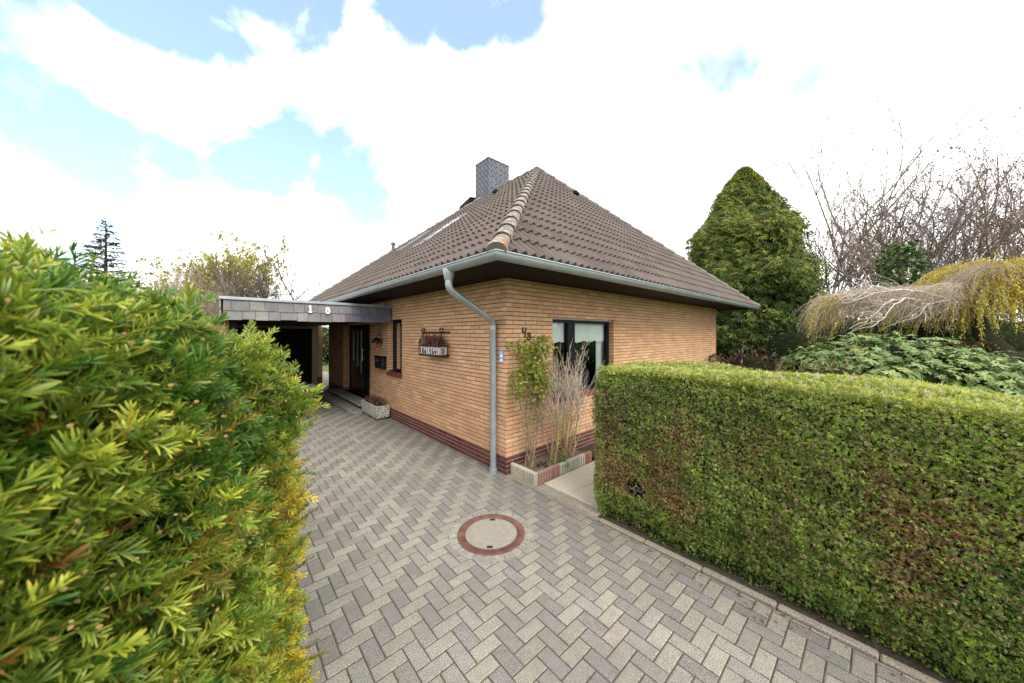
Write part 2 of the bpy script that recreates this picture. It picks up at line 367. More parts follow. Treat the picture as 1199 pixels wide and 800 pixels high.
# manhole
mh = thing('manhole_cover', 'round manhole cover with rusty iron ring and pale concrete fill set in the pavers', 'manhole', (MH[0], MH[1], 0))
b = MB(); b.lathe([(.338, -.02), (.338, .006), (.334, .009), (.276, .009), (.2755, -.004), (.268, -.004)], (*MH, 0), 72); b.build('frame', M['rust'], mh)
b = MB(); b.lathe([(.2705, -.004), (.2705, .0085), (.256, .0085), (.2555, .006)], (*MH, 0), 72)
for k in range(120):
    a = 2*math.pi*k/120
    for r in (.289, .305, .321):
        x, y = MH[0]+r*math.cos(a), MH[1]+r*math.sin(a)
        b.box(x-.004, x+.004, y-.004, y+.004, .008, .0112)
b.build('cover_ring', M['rust'], mh)
b = MB(); b.lathe([(.2555, .006), (.24, .008), (.12, .009), (0.001, .0092)], (*MH, 0), 64); b.build('concrete_fill', M['concrete'], mh)
slot_m = mat('slot_dark', (.03, .018, .012), .9)
for a in (math.pi/2-YAW, math.pi*1.5-YAW):
    b = MB()
    cx_, cy_ = MH[0]+.225*math.cos(a), MH[1]+.225*math.sin(a); t = Vector((-math.sin(a), math.cos(a), 0)); r = Vector((math.cos(a), math.sin(a), 0)); c = Vector((cx_, cy_, .0))
    pts = [c+t*.027+r*.016, c-t*.027+r*.016, c-t*.027-r*.016, c+t*.027-r*.016]
    b.add([p+Vector((0, 0, .0075)) for p in pts]+[p+Vector((0, 0, .0105)) for p in pts], [(4, 5, 6, 7), (0, 1, 5, 4), (1, 2, 6, 5), (2, 3, 7, 6), (3, 0, 4, 7)])
    b.build('lifting_slot', slot_m, mh)

# ------------------------------------------------------------------ house
HX, HY, ZS = 8.87, 10.0, 2.78
house = thing('brick_house', 'tan brick bungalow with brown tiled hip roof and slate clad chimney', 'house', (0, 0, 0))
CH = .0625
BR = [(.56, .335, .19), (.58, .35, .20), (.535, .315, .172), (.575, .328, .19), (.58, .365, .215), (.51, .288, .162)]
PL = [(.105, .030, .026), (.13, .038, .03), (.085, .026, .024), (.12, .042, .033)]
def bricks(b, plane, s0, s1, off, openings, z1=ZS, mapf=None, plinth=True):
    k = 0
    while k*CH < z1-.02:
        za, zb = k*CH+.0052, min((k+1)*CH-.0052, z1)
        s = s0-((k % 2)*.125+off) % .25
        while s < s1:
            a, c = max(s+.0035, s0), min(s+.2465, s1)
            segs = [(a, c)]
            for (o0, o1, p0, p1) in openings:
                if za < p1-.02 and zb > p0+.02:
                    n = []
                    for (x, y) in segs:
                        if y <= o0 or x >= o1: n.append((x, y))
                        else:
                            if x < o0: n.append((x, o0))
                            if y > o1: n.append((o1, y))
                    segs = n
            for (x, y) in segs:
                if y-x < .015: continue
                col = jit(random.choice(PL if (k < 4 and plinth) else BR), .09, .03)
                d = random.uniform(-.0012, .0008); e = .0025
                vs = [mapf(p, .009, z) for p, z in ((x, za), (y, za), (y, zb), (x, zb))]+[mapf(p, .0025+d, z) for p, z in ((x, za), (y, za), (y, zb), (x, zb))]+[mapf(p, d, z) for p, z in ((x+e, za+e), (y-e, za+e), (y-e, zb-e), (x+e, zb-e))]
                fs = [(8, 9, 10, 11)]
                for q in range(4): l = (q+1) % 4; fs += [(q, l, 4+l, 4+q), (4+q, 4+l, 8+l, 8+q)]
                b.add(vs, fs, col)
            s += .25
        k += 1
LW = (3.53, 4.30, 1.09, 2.31)            # side window opening (y0,y1,z0,z1)
FW_ = (.985, 2.815, .96, 2.255)          # front window opening
DO = (5.586, 8.09, .17, 2.24)            # entrance
b = MB()
bricks(b, 0, 0, HY, 0, [LW, (DO[0], DO[1], -1, DO[3])], mapf=lambda s, d, z: (d, s, z))
bricks(b, 0, 0, HX, .125, [FW_], mapf=lambda s, d, z: (s, d, z))
# brick-lined reveals
bricks(b, 0, .0, .115, .125, [(-1, 1, -1, FW_[2]), (-1, 1, FW_[3], 9)], mapf=lambda s, d, z: (FW_[1]-.0095+d, s+.002, z), plinth=False)
bricks(b, 0, .0, .205, .0, [(-1, 1, DO[3], 9)], mapf=lambda s, d, z: (s+.002, DO[1]-.0095+d, z))
bricks(b, 0, .0, .115, .125, [(-1, 1, -1, LW[2]), (-1, 1, LW[3], 9)], mapf=lambda s, d, z: (s+.002, LW[1]-.0095+d, z), plinth=False)
b.build('wall', M['brick'], house)
def walls_with_holes(b, mapf, s1, openings, z0, z1, t=.24, s0=0):
    ss = sorted({s0, s1, *[x for o in openings for x in o[:2]]}); zs = sorted({z0, z1, *[min(max(x, z0), z1) for o in openings for x in o[2:]]})
    for i in range(len(ss)-1):
        for j in range(len(zs)-1):
            ms, mz = (ss[i]+ss[i+1])/2, (zs[j]+zs[j+1])/2
            if any(o[0] < ms < o[1] and o[2] < mz < o[3] for o in openings): continue
            A = [mapf(s, d, z) for d in (.007, t) for s, z in ((ss[i], zs[j]), (ss[i+1], zs[j]), (ss[i+1], zs[j+1]), (ss[i], zs[j+1]))]
            b.add(A, [(0, 1, 2, 3), (7, 6, 5, 4), (0, 4, 5, 1), (1, 5, 6, 2), (2, 6, 7, 3), (3, 7, 4, 0)])
for nm, m, za, zb in (('mortar', M['mortar'], .25, ZS), ('plinth_mortar', M['mortar_pale'], -.05, .25)):
    b = MB()
    walls_with_holes(b, lambda s, d, z: (d, s, z), HY, [LW, (DO[0], DO[1], -1, DO[3])], za, zb, s0=.007)
    walls_with_holes(b, lambda s, d, z: (s, d, z), HX-.002, [FW_], za, zb, s0=.24)
    walls_with_holes(b, lambda s, d, z: (s, HY-d, z), HX-.24, [], za, zb, s0=.24)
    walls_with_holes(b, lambda s, d, z: (HX-d, s, z), HY-.01, [], za, zb, s0=.24)
    b.build(nm, m, house)

# windows
def px_v(px, v): # x on plane y=v seen at column px
    d = FW+RX*(px-599.5)/384.7; return CAM[0]+(v-CAM[1])/d[1]*d[0]
fwy = .11
win = MB(); x0, x1, z0, z1 = FW_
mu0, mu1 = px_v(664.5, fwy), px_v(673, fwy)
f = .075
win.box(x0, x0+f, fwy, fwy+.07, z0, z1); win.box(x1-f, x1, fwy, fwy+.07, z0, z1)
win.box(x0+f, x1-f, fwy, fwy+.07, z1-f, z1); win.box(x0+f, x1-f, fwy, fwy+.07, z0, z0+f); win.box(mu0, mu1, fwy-.004, fwy+.066, z0+f, z1-f)
wf = win.build('window', M['black_frame'], house)
b = MB(); b.quad((x0+f, fwy+.035, z0+f), (mu0, fwy+.035, z0+f), (mu0, fwy+.035, z1-f), (x0+f, fwy+.035, z1-f)); b.quad((mu1, fwy+.035, z0+f), (x1-f, fwy+.035, z0+f), (x1-f, fwy+.035, z1-f), (mu1, fwy+.035, z1-f)); b.build('pane', M['glass'], wf)
b = MB(); b.box(x0+.004, x1-.004, fwy-.05, fwy-.002, z1-.022, z1-.002); b.build('shutter_slot', M['white_metal'], wf)
b = MB()
xx = x0+.002
while xx < x1-.05: b.box(xx, min(xx+.118, x1-.004), -.035, fwy-.002, z0-.07, z0+.004+0, (.2, .05, .04), .006); xx += .122
b.build('sill', M['sill'], wf)
def curtain(x0, x1, y, za, zb, amp=.018, per=.06, mapf=lambda x, y, z: (x, y, z), scallop=0):
    b = MB(); n = int((x1-x0)/.008); P = []
    for j in range(7):
        row = []
        for i in range(n+1):
            x = x0+(x1-x0)*i/n; zz = za+(zb-za)*j/6
            if j == 0: zz += scallop*abs(math.sin(x*9))
            row.append(mapf(x, y+amp*math.sin(2*math.pi*x/per+.7*math.sin(x*11))*(1-.3*j/6), zz))
        P.append(row)
    b.grid(P); return b
curtain(x0-.02, x1+.02, .205, 1.86, 2.24, amp=.012, scallop=-.03).build('net_curtain', M['sheer'], wf)
curtain(x1-.24, x1+.02, .26, .99, 2.22, per=.05).build('side_curtain', M['sheer'], wf)
b = MB(); RM = (.3, 4.6, .245, 3.6)
b.quad((.3, 3.6, .3), (4.6, 3.6, .3), (4.6, 3.6, 2.6), (.3, 3.6, 2.6)); b.quad((.3, .245, .3), (.3, 3.6, .3), (.3, 3.6, 2.6), (.3, .245, 2.6)); b.quad((4.6, .245, .3), (4.6, 3.6, .3), (4.6, 3.6, 2.6), (4.6, .245, 2.6))
b.quad((.3, .245, .3), (4.6, .245, .3), (4.6, 3.6, .3), (.3, 3.6, .3)); b.quad((.3, .245, 2.6), (4.6, .245, 2.6), (4.6, 3.6, 2.6), (.3, 3.6, 2.6)); b.box(x0-.1, x1+.1, .2, .44, z0-.05, z0+.01)
b.build('room', M['dark_room'], house)
# side window
y0, y1, z0, z1 = LW; fx = .11; w = MB(); f = .065
w.box(fx, fx+.07, y0, y0+f, z0, z1); w.box(fx, fx+.07, y1-f, y1, z0, z1); w.box(fx, fx+.07, y0+f, y1-f, z0, z0+f); w.box(fx, fx+.07, y0+f, y1-f, z1-f, z1)
w2 = w.build('window', M['black_frame'], house)
b = MB(); b.quad((fx+.035, y0+f, z0+f), (fx+.035, y1-f, z0+f), (fx+.035, y1-f, z1-f), (fx+.035, y0+f, z1-f)); b.build('pane', M['glass'], w2)
b = MB(); yy = y0-.02
while yy < y1+.02: b.box(-.05, fx-.002, yy, min(yy+.125, y1+.02), z0-.075, z0+.004, (.2, .05, .04), .006); yy += .129
b.build('sill', M['sill'], w2)
curtain(y0+.05, y0+.30, .22, z0+.1, z1, mapf=lambda x, y, z: (y, x, z)).build('side_curtain', M['sheer'], w2)
b = MB(); A = (.245, 1.9, 3.0, 5.0)
b.quad((1.9, 2.9, .5), (1.9, 5.2, .5), (1.9, 5.2, 2.6), (1.9, 2.9, 2.6)); b.quad((.245, 2.9, .5), (1.9, 2.9, .5), (1.9, 2.9, 2.6), (.245, 2.9, 2.6)); b.quad((.245, 5.2, .5), (1.9, 5.2, .5), (1.9, 5.2, 2.6), (.245, 5.2, 2.6))
b.quad((.245, 2.9, .5), (1.9, 2.9, .5), (1.9, 5.2, .5), (.245, 5.2, .5)); b.quad((.245, 2.9, 2.6), (1.9, 2.9, 2.6), (1.9, 5.2, 2.6), (.245, 5.2, 2.6)); b.build('side_room', M['dark_room'], house)

# entrance door
y0, y1, z0, z1 = DO; dx = .205
d = MB(); d.box(dx, dx+.06, y0, y1, z0+.0, z1)
dleaf0 = 6.55
door = d.build('door', M['black'], house)
b = MB()
for ya, yb in ((y0, y0+.07), (dleaf0-.09, dleaf0), (y1-.07, y1)): b.box(dx-.022, dx-.002, ya, yb, z0, z1)
b.box(dx-.022, dx-.002, y0+.07, dleaf0-.09, z1-.07, z1); b.box(dx-.022, dx-.002, dleaf0, y1-.07, z1-.07, z1); b.build('door_frame', M['black_frame'], door)
strip_m = mat('frosted_glass', (.34, .40, .40), .25, var=.2, vscale=3, spec=.6)
for yc, zb in ((7.70, 1.15), (7.30, .98), (6.94, .80)):
    b = MB(); b.box(dx-.012, dx-.001, yc-.05, yc+.05, zb, 2.10, bev=.004); b.build('glass_strip', strip_m, door)
b = MB(); b.tube([(dx-.06, 6.68, 1.18), (dx-.06, 6.68, 1.56)], .016, 10); b.tube([(dx-.06, 6.68, 1.24), (dx, 6.68, 1.24)], .01, 8); b.tube([(dx-.06, 6.68, 1.5), (dx, 6.68, 1.5)], .01, 8); b.build('bar_handle', M['white_metal'], door)
b = MB(); b.tube([(dx-.004, 5.74, 1.40), (dx-.05, 5.74, 1.36), (dx-.06, 5.74, 1.25), (dx-.05, 5.74, 1.12), (dx-.004, 5.74, 1.08)], .018, 8); b.build('curved_handle', mat('grey_steel', (.3, .31, .33), .35, metal=.7), door)
b = MB(); b.box(.02, .27, y0+.01, y1-.01, .12, .168); b.build('threshold', M['grey_slab'], door)

# soffit, fascia
EO = .82; FY = HY+.62; FX = HX+EO
sb = MB()
def boards(x0, x1, y0, y1, along):
    w = .115
    if along == 'y':
        x = x0
        while x < x1-.01: sb.box(x+.003, min(x+w, x1)-.003, y0, y1, ZS, ZS+.018); x += w
    else:
        y = y0
        while y < y1-.01: sb.box(x0, x1, y+.003, min(y+w, y1)-.003, ZS+.0006, ZS+.0186); y += w
boards(-EO, -.002, -EO, FY, 'y'); boards(.0, FX, -EO, -.002, 'x'); boards(HX+.002, FX, .0, FY, 'y'); boards(.0, HX, HY+.002, FY, 'x')
sb.box(-EO, FX, -EO, FY, ZS+.03, ZS+.05)
sb.build('soffit', M['soffit'], house)
b = MB(); b.box(-EO-.025, -EO, -EO-.025, FY+.025, ZS-.02, ZS+.11); b.box(FX, FX+.025, -EO-.025, FY+.025, ZS-.02, ZS+.11); b.box(-EO, FX, -EO-.025, -EO, ZS-.02, ZS+.11); b.box(-EO, FX, FY, FY+.025, ZS-.02, ZS+.11)
b.build('fascia', M['soffit'], house)

# roof
TE = .885; RZ0, RZ1 = 2.845, 7.13; AX, AY0, AY1 = 4.435, 3.66, 5.9
xa, xb, ya, yb = -TE, HX+TE, -TE, FY+.065
C00, C10, C11, C01 = Vector((xa, ya, RZ0)), Vector((xb, ya, RZ0)), Vector((xb, yb, RZ0)), Vector((xa, yb, RZ0)); A0, A1 = Vector((AX, AY0, RZ1)), Vector((AX, AY1, RZ1))
TB = (.088, .068, .058)
RV = []; RF = []; RC = []
def roof_face(P0, P1, T0, T1):
    e = (P1-P0); L = e.length; e.normalize()
    up = (T0-P0)-e*(T0-P0).dot(e); LS = up.length; up.normalize(); n = e.cross(up)
    if n.z < 0: n = -n
    s0, s1 = (T0-P0).dot(e), (T1-P0).dot(e)
    ex = .338; rows = int(math.ceil(LS/ex)); ds = .0245
    for r in range(rows):
        t0, t1 = r*ex, min((r+1)*ex, LS)+.03
        shift = random.uniform(-.004, .004)
        lo, hi = s0*min(t0/LS, 1), L+(s1-L)*min(t0/LS, 1)
        k0, k1 = int(math.floor(lo/ds)), int(math.ceil(hi/ds))
        base = len(RV); cnt = 0
        tcols = {}
        for k in range(k0, k1+1):
            s = min(max(k*ds, lo), hi); ph = ((s+shift) % .147)/.147
            pr = .040*max(0, math.cos((ph-.5)*2*math.pi*.95))**.7 if abs(ph-.5) < .27 else 0.0
            ti = int((s+shift)//.294)
            if ti not in tcols: tcols[ti] = (jit(TB, .13, .05), random.uniform(-.004, .004))
            col, dh = tcols[ti]
            tlow = t0+dh
            for (t, h) in ((tlow+.006, -.006), (tlow, .034+pr), (tlow+.5*(t1-tlow), .016+pr), (t1, .002+pr)):
                tt = min(t, LS); sl, sh = s0*tt/LS, L+(s1-L)*tt/LS
                p = P0+e*min(max(s, sl), sh)+up*tt+n*h
                RV.append((p.x, p.y, p.z)); RC.append(col)
            cnt += 1
        for c in range(cnt-1):
            for q in range(3): a = base+c*4+q; RF.append((a, a+4, a+5, a+1))
roof_face(C00, C10, A0, A0); roof_face(C01, C00, A1, A0); roof_face(C10, C11, A0, A1); roof_face(C11, C01, A1, A1)
roof = np_mesh('roof', RV, RF, RC, M['tile'], house, False)
# underlay keeps light out
b = MB(); dn = Vector((0, 0, -.05))
b.add([C00+dn, C10+dn, C11+dn, C01+dn, A0+dn, A1+dn], [(0, 1, 4), (1, 2, 5, 4), (2, 3, 5), (3, 0, 4, 5)]); b.build('underlay', M['soffit'], roof)
# hip and ridge caps, weathered with lichen
lich = bpy.data.materials.new('lichen_caps'); lich.use_nodes = True
t = lich.node_tree; p = t.nodes['Principled BSDF']; p.inputs['Roughness'].default_value = .9
tcn = N(t, 'ShaderNodeTexCoord'); at = N(t, 'ShaderNodeAttribute', attribute_name='col')
n1 = N(t, 'ShaderNodeTexNoise', inp={'Scale': 9, 'Detail': 6, 'Roughness': .7}); n2 = N(t, 'ShaderNodeTexNoise', inp={'Scale': 5, 'Detail': 5, 'Roughness': .65}); n3 = N(t, 'ShaderNodeTexNoise', inp={'Scale': 40, 'Detail': 3})
mp = N(t, 'ShaderNodeMapping'); mp.inputs['Location'].default_value = (3, 7, 1); t.links.new(tcn.outputs['Object'], mp.inputs[0])
t.links.new(tcn.outputs['Object'], n1.inputs['Vector']); t.links.new(mp.outputs[0], n2.inputs['Vector']); t.links.new(tcn.outputs['Object'], n3.inputs['Vector'])
sep = N(t, 'ShaderNodeSeparateColor'); t.links.new(at.outputs['Color'], sep.inputs[0])
def thr(src, a, b_, amt):
    m_ = N(t, 'ShaderNodeMapRange', inp={'From Min': a, 'From Max': b_}); t.links.new(src, m_.inputs['Value'])
    u = N(t, 'ShaderNodeMath', operation='MULTIPLY'); t.links.new(m_.outputs[0], u.inputs[0]); t.links.new(amt, u.inputs[1]); return u.outputs[0]
ma = N(t, 'ShaderNodeMix', data_type='RGBA'); ma.inputs[6].default_value = (.15, .125, .11, 1); ma.inputs[7].default_value = (.36, .335, .29, 1)
t.links.new(thr(n1.outputs['Fac'], .47, .55, sep.outputs[0]), ma.inputs[0])
mb_ = N(t, 'ShaderNodeMix', data_type='RGBA'); mb_.inputs[7].default_value = (.30, .13, .035, 1); t.links.new(ma.outputs[2], mb_.inputs[6]); t.links.new(thr(n2.outputs['Fac'], .53, .60, sep.outputs[1]), mb_.inputs[0])
mc_ = N(t, 'ShaderNodeMix', data_type='RGBA', blend_type='MULTIPLY'); mc_.inputs[0].default_value = .7; t.links.new(mb_.outputs[2], mc_.inputs[6]); t.links.new(n3.outputs['Color'], mc_.inputs[7])
mg = N(t, 'ShaderNodeMix', data_type='RGBA', blend_type='MULTIPLY'); mg.inputs[0].default_value = 1; mg.inputs[7].default_value = (1.3, 1.3, 1.3, 1); t.links.new(mc_.outputs[2], mg.inputs[6]); t.links.new(mg.outputs[2], p.inputs['Base Color'])
def caps(P, Q, lichen, orange):
    b = MB(); d = (Q-P); L = d.length; d.normalize(); side = d.cross(Vector((0, 0, 1))).normalized(); up = side.cross(d)
    step = .40; n = int(L/step)+1
    for i in range(n):
        a0, a1 = i*step-.02, min(i*step+.46, L+.05)
        if a1-a0 < .1: continue
        P_ = []
        for a, r, h in ((a0, .108, .035), (a0+.03, .114, .037), (a0+.10, .104, .035), (a1, .09, .018)):
            row = []
            for k in range(11):
                an = math.pi*(-.06+1.12*k/10); row.append(P+d*a+side*r*math.cos(an)+up*(r*.80*math.sin(an)+h-.02))
            P_.append(row)
        of = max(0, .75-(a0/L)*1.4) if orange else 0
        b.grid(P_, (lichen*random.uniform(.75, 1), of*random.uniform(.7, 1), 0))
        fr = [P+d*a0+side*.108*math.cos(math.pi*(-.06+1.12*k/10))+up*(.108*.8*math.sin(math.pi*(-.06+1.12*k/10))+.015) for k in range(11)]
        fi = [P+d*(a0+.002)+side*.09*math.cos(math.pi*(-.06+1.12*k/10))+up*(.09*.8*math.sin(math.pi*(-.06+1.12*k/10))+.013) for k in range(11)]
        b.grid([fi, fr], (0.15, 0, 0), False)
        if i == 0: b.add([P+d*(a0+.004)-up*.03]+fi, [(0, q, q+1) for q in range(1, 11)], (0, 0, 0))
    return b
for nm, P, Q, l, o in (('hip_caps', C00, A0, 1, 1), ('hip_caps', C10, A0, .35, 0), ('hip_caps', C01, A1, .4, 0), ('hip_caps', C11, A1, .3, 0), ('ridge_caps', A0, A1, .5, 0)):
    caps(P, Q, l, o).build(nm, lich, roof)
# chimney clad in slate set diagonally
cx0, cx1, cy0, cy1, cz0, cz1 = 4.08, 5.04, 5.69, 6.48, 5.8, 8.2
chm = bpy.data.materials.new('diagonal_slate'); chm.use_nodes = True; t = chm.node_tree; p = t.nodes['Principled BSDF']; p.inputs['Roughness'].default_value = .75; p.inputs['Specular IOR Level'].default_value = .25
tcn = N(t, 'ShaderNodeTexCoord'); sx = N(t, 'ShaderNodeSeparateXYZ'); t.links.new(tcn.outputs['Object'], sx.inputs[0])
hx = N(t, 'ShaderNodeMath', operation='ADD'); t.links.new(sx.outputs[0], hx.inputs[0])
ng = N(t, 'ShaderNodeMath', operation='MULTIPLY', inp={1: -1}); t.links.new(sx.outputs[1], ng.inputs[0]); t.links.new(ng.outputs[0], hx.inputs[1])
cmb = N(t, 'ShaderNodeCombineXYZ'); t.links.new(hx.outputs[0], cmb.inputs[0]); t.links.new(sx.outputs[2], cmb.inputs[1])
mp = N(t, 'ShaderNodeMapping'); mp.inputs['Rotation'].default_value = (0, 0, R_(48)); t.links.new(cmb.outputs[0], mp.inputs[0])
br = N(t, 'ShaderNodeTexBrick', inp={'Color1': (.12, .125, .155, 1), 'Color2': (.155, .16, .19, 1), 'Mortar': (.035, .035, .04, 1), 'Scale': 1, 'Mortar Size': .011, 'Brick Width': .30, 'Row Height': .135})
t.links.new(mp.outputs[0], br.inputs['Vector']); t.links.new(br.outputs['Color'], p.inputs['Base Color'])
bp = N(t, 'ShaderNodeBump', inp={'Strength': .8, 'Distance': .01}); bp.invert = True; t.links.new(br.outputs['Fac'], bp.inputs['Height']); t.links.new(bp.outputs[0], p.inputs['Normal'])
b = MB(); b.box(cx0, cx1, cy0, cy1, cz0, cz1); chim = b.build('chimney', chm, roof)
b = MB(); b.box(cx0-.02, cx1+.02, cy0-.02, cy1+.02, cz1+.001, cz1+.035); b.build('chimney_cap', M['zinc'], chim) if False else b.build('chimney_cap', M['zinc'], roof)
b = MB(); b.tube([(cx0+.3, cy0+.3, cz1), (cx0+.3, cy0+.3, cz1+.1)], .02, 8); b.build('flue_stub', M['white_metal'], roof)
# lead flashing round the chimney foot
# gutter
def gutter():
    b = MB(); gz = 2.832; gr = .072; off = .875
    path = [(-off, FY+.05), (-off, -off), (HX+off, -off), (HX+off, FY+.05)]
    ring = []
    for i, (x, y) in enumerate(path):
        row = []
        for k in range(13):
            an = math.pi*k/12; d = gr*math.cos(an); z = gz-gr*1.05*math.sin(an)-.0
            if i == 0: q = (x-d, y)
            elif i == 1: q = (x-d, y-d)
            elif i == 2: q = (x+d, y-d)
            else: q = (x+d, y)
            row.append((q[0], q[1], z))
        ring.append(row)
    for i in range(3):
        n = 40; P = []
        for j in range(n+1):
            P.append([tuple(ring[i][k][c]+(ring[i+1][k][c]-ring[i][k][c])*j/n for c in range(3)) for k in range(13)])
        b.grid(P)
    g = .079
    bead = [(-off-gr, FY+.05, gz+.004), (-off-gr, -off-gr, gz+.004), (HX+off+gr, -off-gr, gz+.004), (HX+off+gr, FY+.05, gz+.004)]
    for i in range(3): b.tube([bead[i], bead[i+1]], .011, 8)
    # joints and brackets
    def joint(c, ax):
        for w, r in ((.02, gr+.004),):
            P = []
            for s in (-w/2, w/2):
                P.append([(c[0]+(s if ax == 'x' else -r*math.cos(math.pi*k/12)), c[1]+(s if ax == 'y' else -r*math.cos(math.pi*k/12)), gz-r*1.05*math.sin(math.pi*k/12)) for k in range(13)])
            b.grid(P)
    for y in (1.6, 4.2, 6.9): joint((-off, y), 'y')
    for x in (.55, 1.62, 3.2, 4.9, 6.6, 8.2): joint((x, -off), 'x')
    return b
gut = gutter().build('gutter', M['zinc'], house)
b = MB(); oy = .12
def px_u(px, u):
    d = FW+RX*(px-599.5)/384.7; return CAM[1]+(u-CAM[0])/d[0]*d[1]
oy = px_u(525.5, -.88); py_ = px_u(577.5, -.06)
b.lathe([(.075, 0), (.075, -.03), (.055, -.13), (.0505, -.14)], (-.88, oy, 2.80), 20)
bend = [(-.88, oy, 2.72), (-.88, oy, 2.62), (-.868, oy-.0, 2.575)]
ex_, ez_ = -.06, 2.16
pts = [(-.88, oy, 2.70), (-.88, oy, 2.60), (-.862, oy+(py_-oy)*.02, 2.553), (-.82, oy+(py_-oy)*.07, 2.52), (-.12, oy+(py_-oy)*.93, 2.195), (-.077, oy+(py_-oy)*.98, 2.16), (-.06, py_, 2.11), (-.06, py_, .03)]
b.tube(pts, .046, 16)
for z in (2.08, .68): b.tube([(-.06, py_, z-.03), (-.06, py_, z+.03)], .051, 16)
b.tube([(-.06, py_, 0), (-.06, py_, .05)], .06, 16)
b.build('downpipe', M['zinc'], house)
# roof windows, vent
def on_left(x, y, h=0): # point on left roof plane
    sl = (RZ1-RZ0)/(AX-xa); n = Vector((-sl, 0, 1)).normalized(); p = Vector((x, y, RZ0+(x-xa)*sl)); return p+n*h
def skylight(name, x0, x1, y0, y1, open_=0):
    b = MB()
    def bar(xa_, xb_, ya_, yb_, h0, h1):
        vs = [on_left(x, y, h) for h in (h0, h1) for y in (ya_, yb_) for x in (xa_, xb_)]
        b.add(vs, [(0, 2, 3, 1), (4, 5, 7, 6), (0, 1, 5, 4), (2, 6, 7, 3), (0, 4, 6, 2), (1, 3, 7, 5)])
    for q in ((x0-.1, x0, y0, y1), (x1, x1+.1, y0, y1), (x0, x1, y0-.09, y0), (x0, x1, y1, y1+.09)): bar(*q, .0, .07)
    o = b.build(name, M['sky_frame'], roof)
    b = MB()
    vs = [on_left(x0, y0, .062+open_), on_left(x1, y0, .062), on_left(x1, y1, .062), on_left(x0, y1, .062+open_)]
    b.add(vs, [(0, 1, 2, 3)]); o2 = b.build('pane', M['glass'], roof)
    b = MB(); b.add([on_left(x0, y0, .02), on_left(x1, y0, .02), on_left(x1, y1, .02), on_left(x0, y1, .02)], [(0, 1, 2, 3)]); b.build('roller_blind', M['dark_room'], roof)
skylight('skylight', .85, 2.05, 4.05, 4.6); skylight('skylight', 1.3, 2.1, 6.3, 6.8)
b = MB(); b.add([(3.75, 6.5, 6.45), (4.45, 6.5, 6.45), (4.45, 7.25, 6.3), (3.75, 7.25, 6.3), (3.85, 6.5, 7.0), (4.45, 6.5, 7.12), (4.45, 7.2, 6.98), (3.85, 7.2, 6.84)], [(0, 1, 5, 4), (1, 2, 6, 5), (2, 3, 7, 6), (3, 0, 4, 7), (4, 5, 6, 7)]); b.build('roof_hatch', M['soffit'], roof)
b = MB(); vp = on_left(1.50, 7.75); b.tube([vp-Vector((0, 0, .1)), vp+Vector((0, 0, .30))], .06, 12); b.tube([vp+Vector((0, 0, .31)), vp+Vector((0, 0, .38))], .075, 12); b.build('vent_pipe', mat('vent_grey', (.10, .12, .14), .5), roof)
b = MB(); pt = on_left(3.42, 4.42, .03); b.box(pt.x-.1, pt.x+.06, pt.y-.1, pt.y+.1, pt.z-.02, pt.z+.09, bev=.03); b.build('vent_tile', M['soffit'], roof)
slF = (RZ1-RZ0)/(AY0-ya)
b = MB(); pv_ = Vector((4.9, 2.55, RZ0+(2.55-ya)*slF+.05)); b.box(pv_.x-.1, pv_.x+.1, pv_.y-.1, pv_.y+.06, pv_.z-.03, pv_.z+.09, bev=.03); b.build('vent_tile', M['soffit'], roof)

# numerals: polyline strokes
def strokes(b, lines, Pm, w, d, col=(.5, .5, .5)):
    cnt = 0
    for ln in lines:
        for (a, c) in zip(ln[:-1], ln[1:]):
            cnt += 1; dk = .0006*(cnt % 5)
            dx_, dz_ = c[0]-a[0], c[1]-a[1]; L = math.hypot(dx_, dz_) or 1; nx, nz_ = -dz_/L*w/2, dx_/L*w/2; ex_, ez_ = dx_/L*w*.3, dz_/L*w*.3
            q = [(a[0]-ex_+nx, a[1]-ez_+nz_), (a[0]-ex_-nx, a[1]-ez_-nz_), (c[0]+ex_-nx, c[1]+ez_-nz_), (c[0]+ex_+nx, c[1]+ez_+nz_)]
            vs = [Pm(x, z, k) for k in (dk, d+dk) for x, z in q]
            b.add(vs, [(4, 5, 6, 7), (0, 4, 7, 3), (1, 2, 6, 5), (0, 1, 5, 4), (3, 7, 6, 2), (0, 3, 2, 1)], col)
def ring(cx_, cz_, rx, rz, a0=0, a1=360, n=14): return [(cx_+rx*math.cos(R_(a0+(a1-a0)*i/n)), cz_+rz*math.sin(R_(a0+(a1-a0)*i/n))) for i in range(n+1)]
EIGHT = [ring(0, .73, .21, .2), ring(0, .27, .26, .27)]
ONE = [[(-.15, .82), (.02, 1), (.02, 0)], [(-.16, 0), (.2, 0)]]
FOUR = [[(-.22, 1), (-.24, .5), (-.1, .42), (.12, .5)], [(.24, 1), (.16, .5), (.1, .0)], [(-.02, 0), (.16, .02)]]
for nm, ln, sx_, sz_, hgt in (('house_numeral', FOUR, .345, 1.955, .13), ('house_numeral', EIGHT, .44, 1.90, .115)):
    b = MB(); strokes(b, [[(x*hgt, z*hgt) for x, z in l] for l in ln], lambda x, z, k, sx_=sx_, sz_=sz_: (sx_+x, -.006-k, sz_+z), .0145, .012); b.build(nm, M['iron'], house)

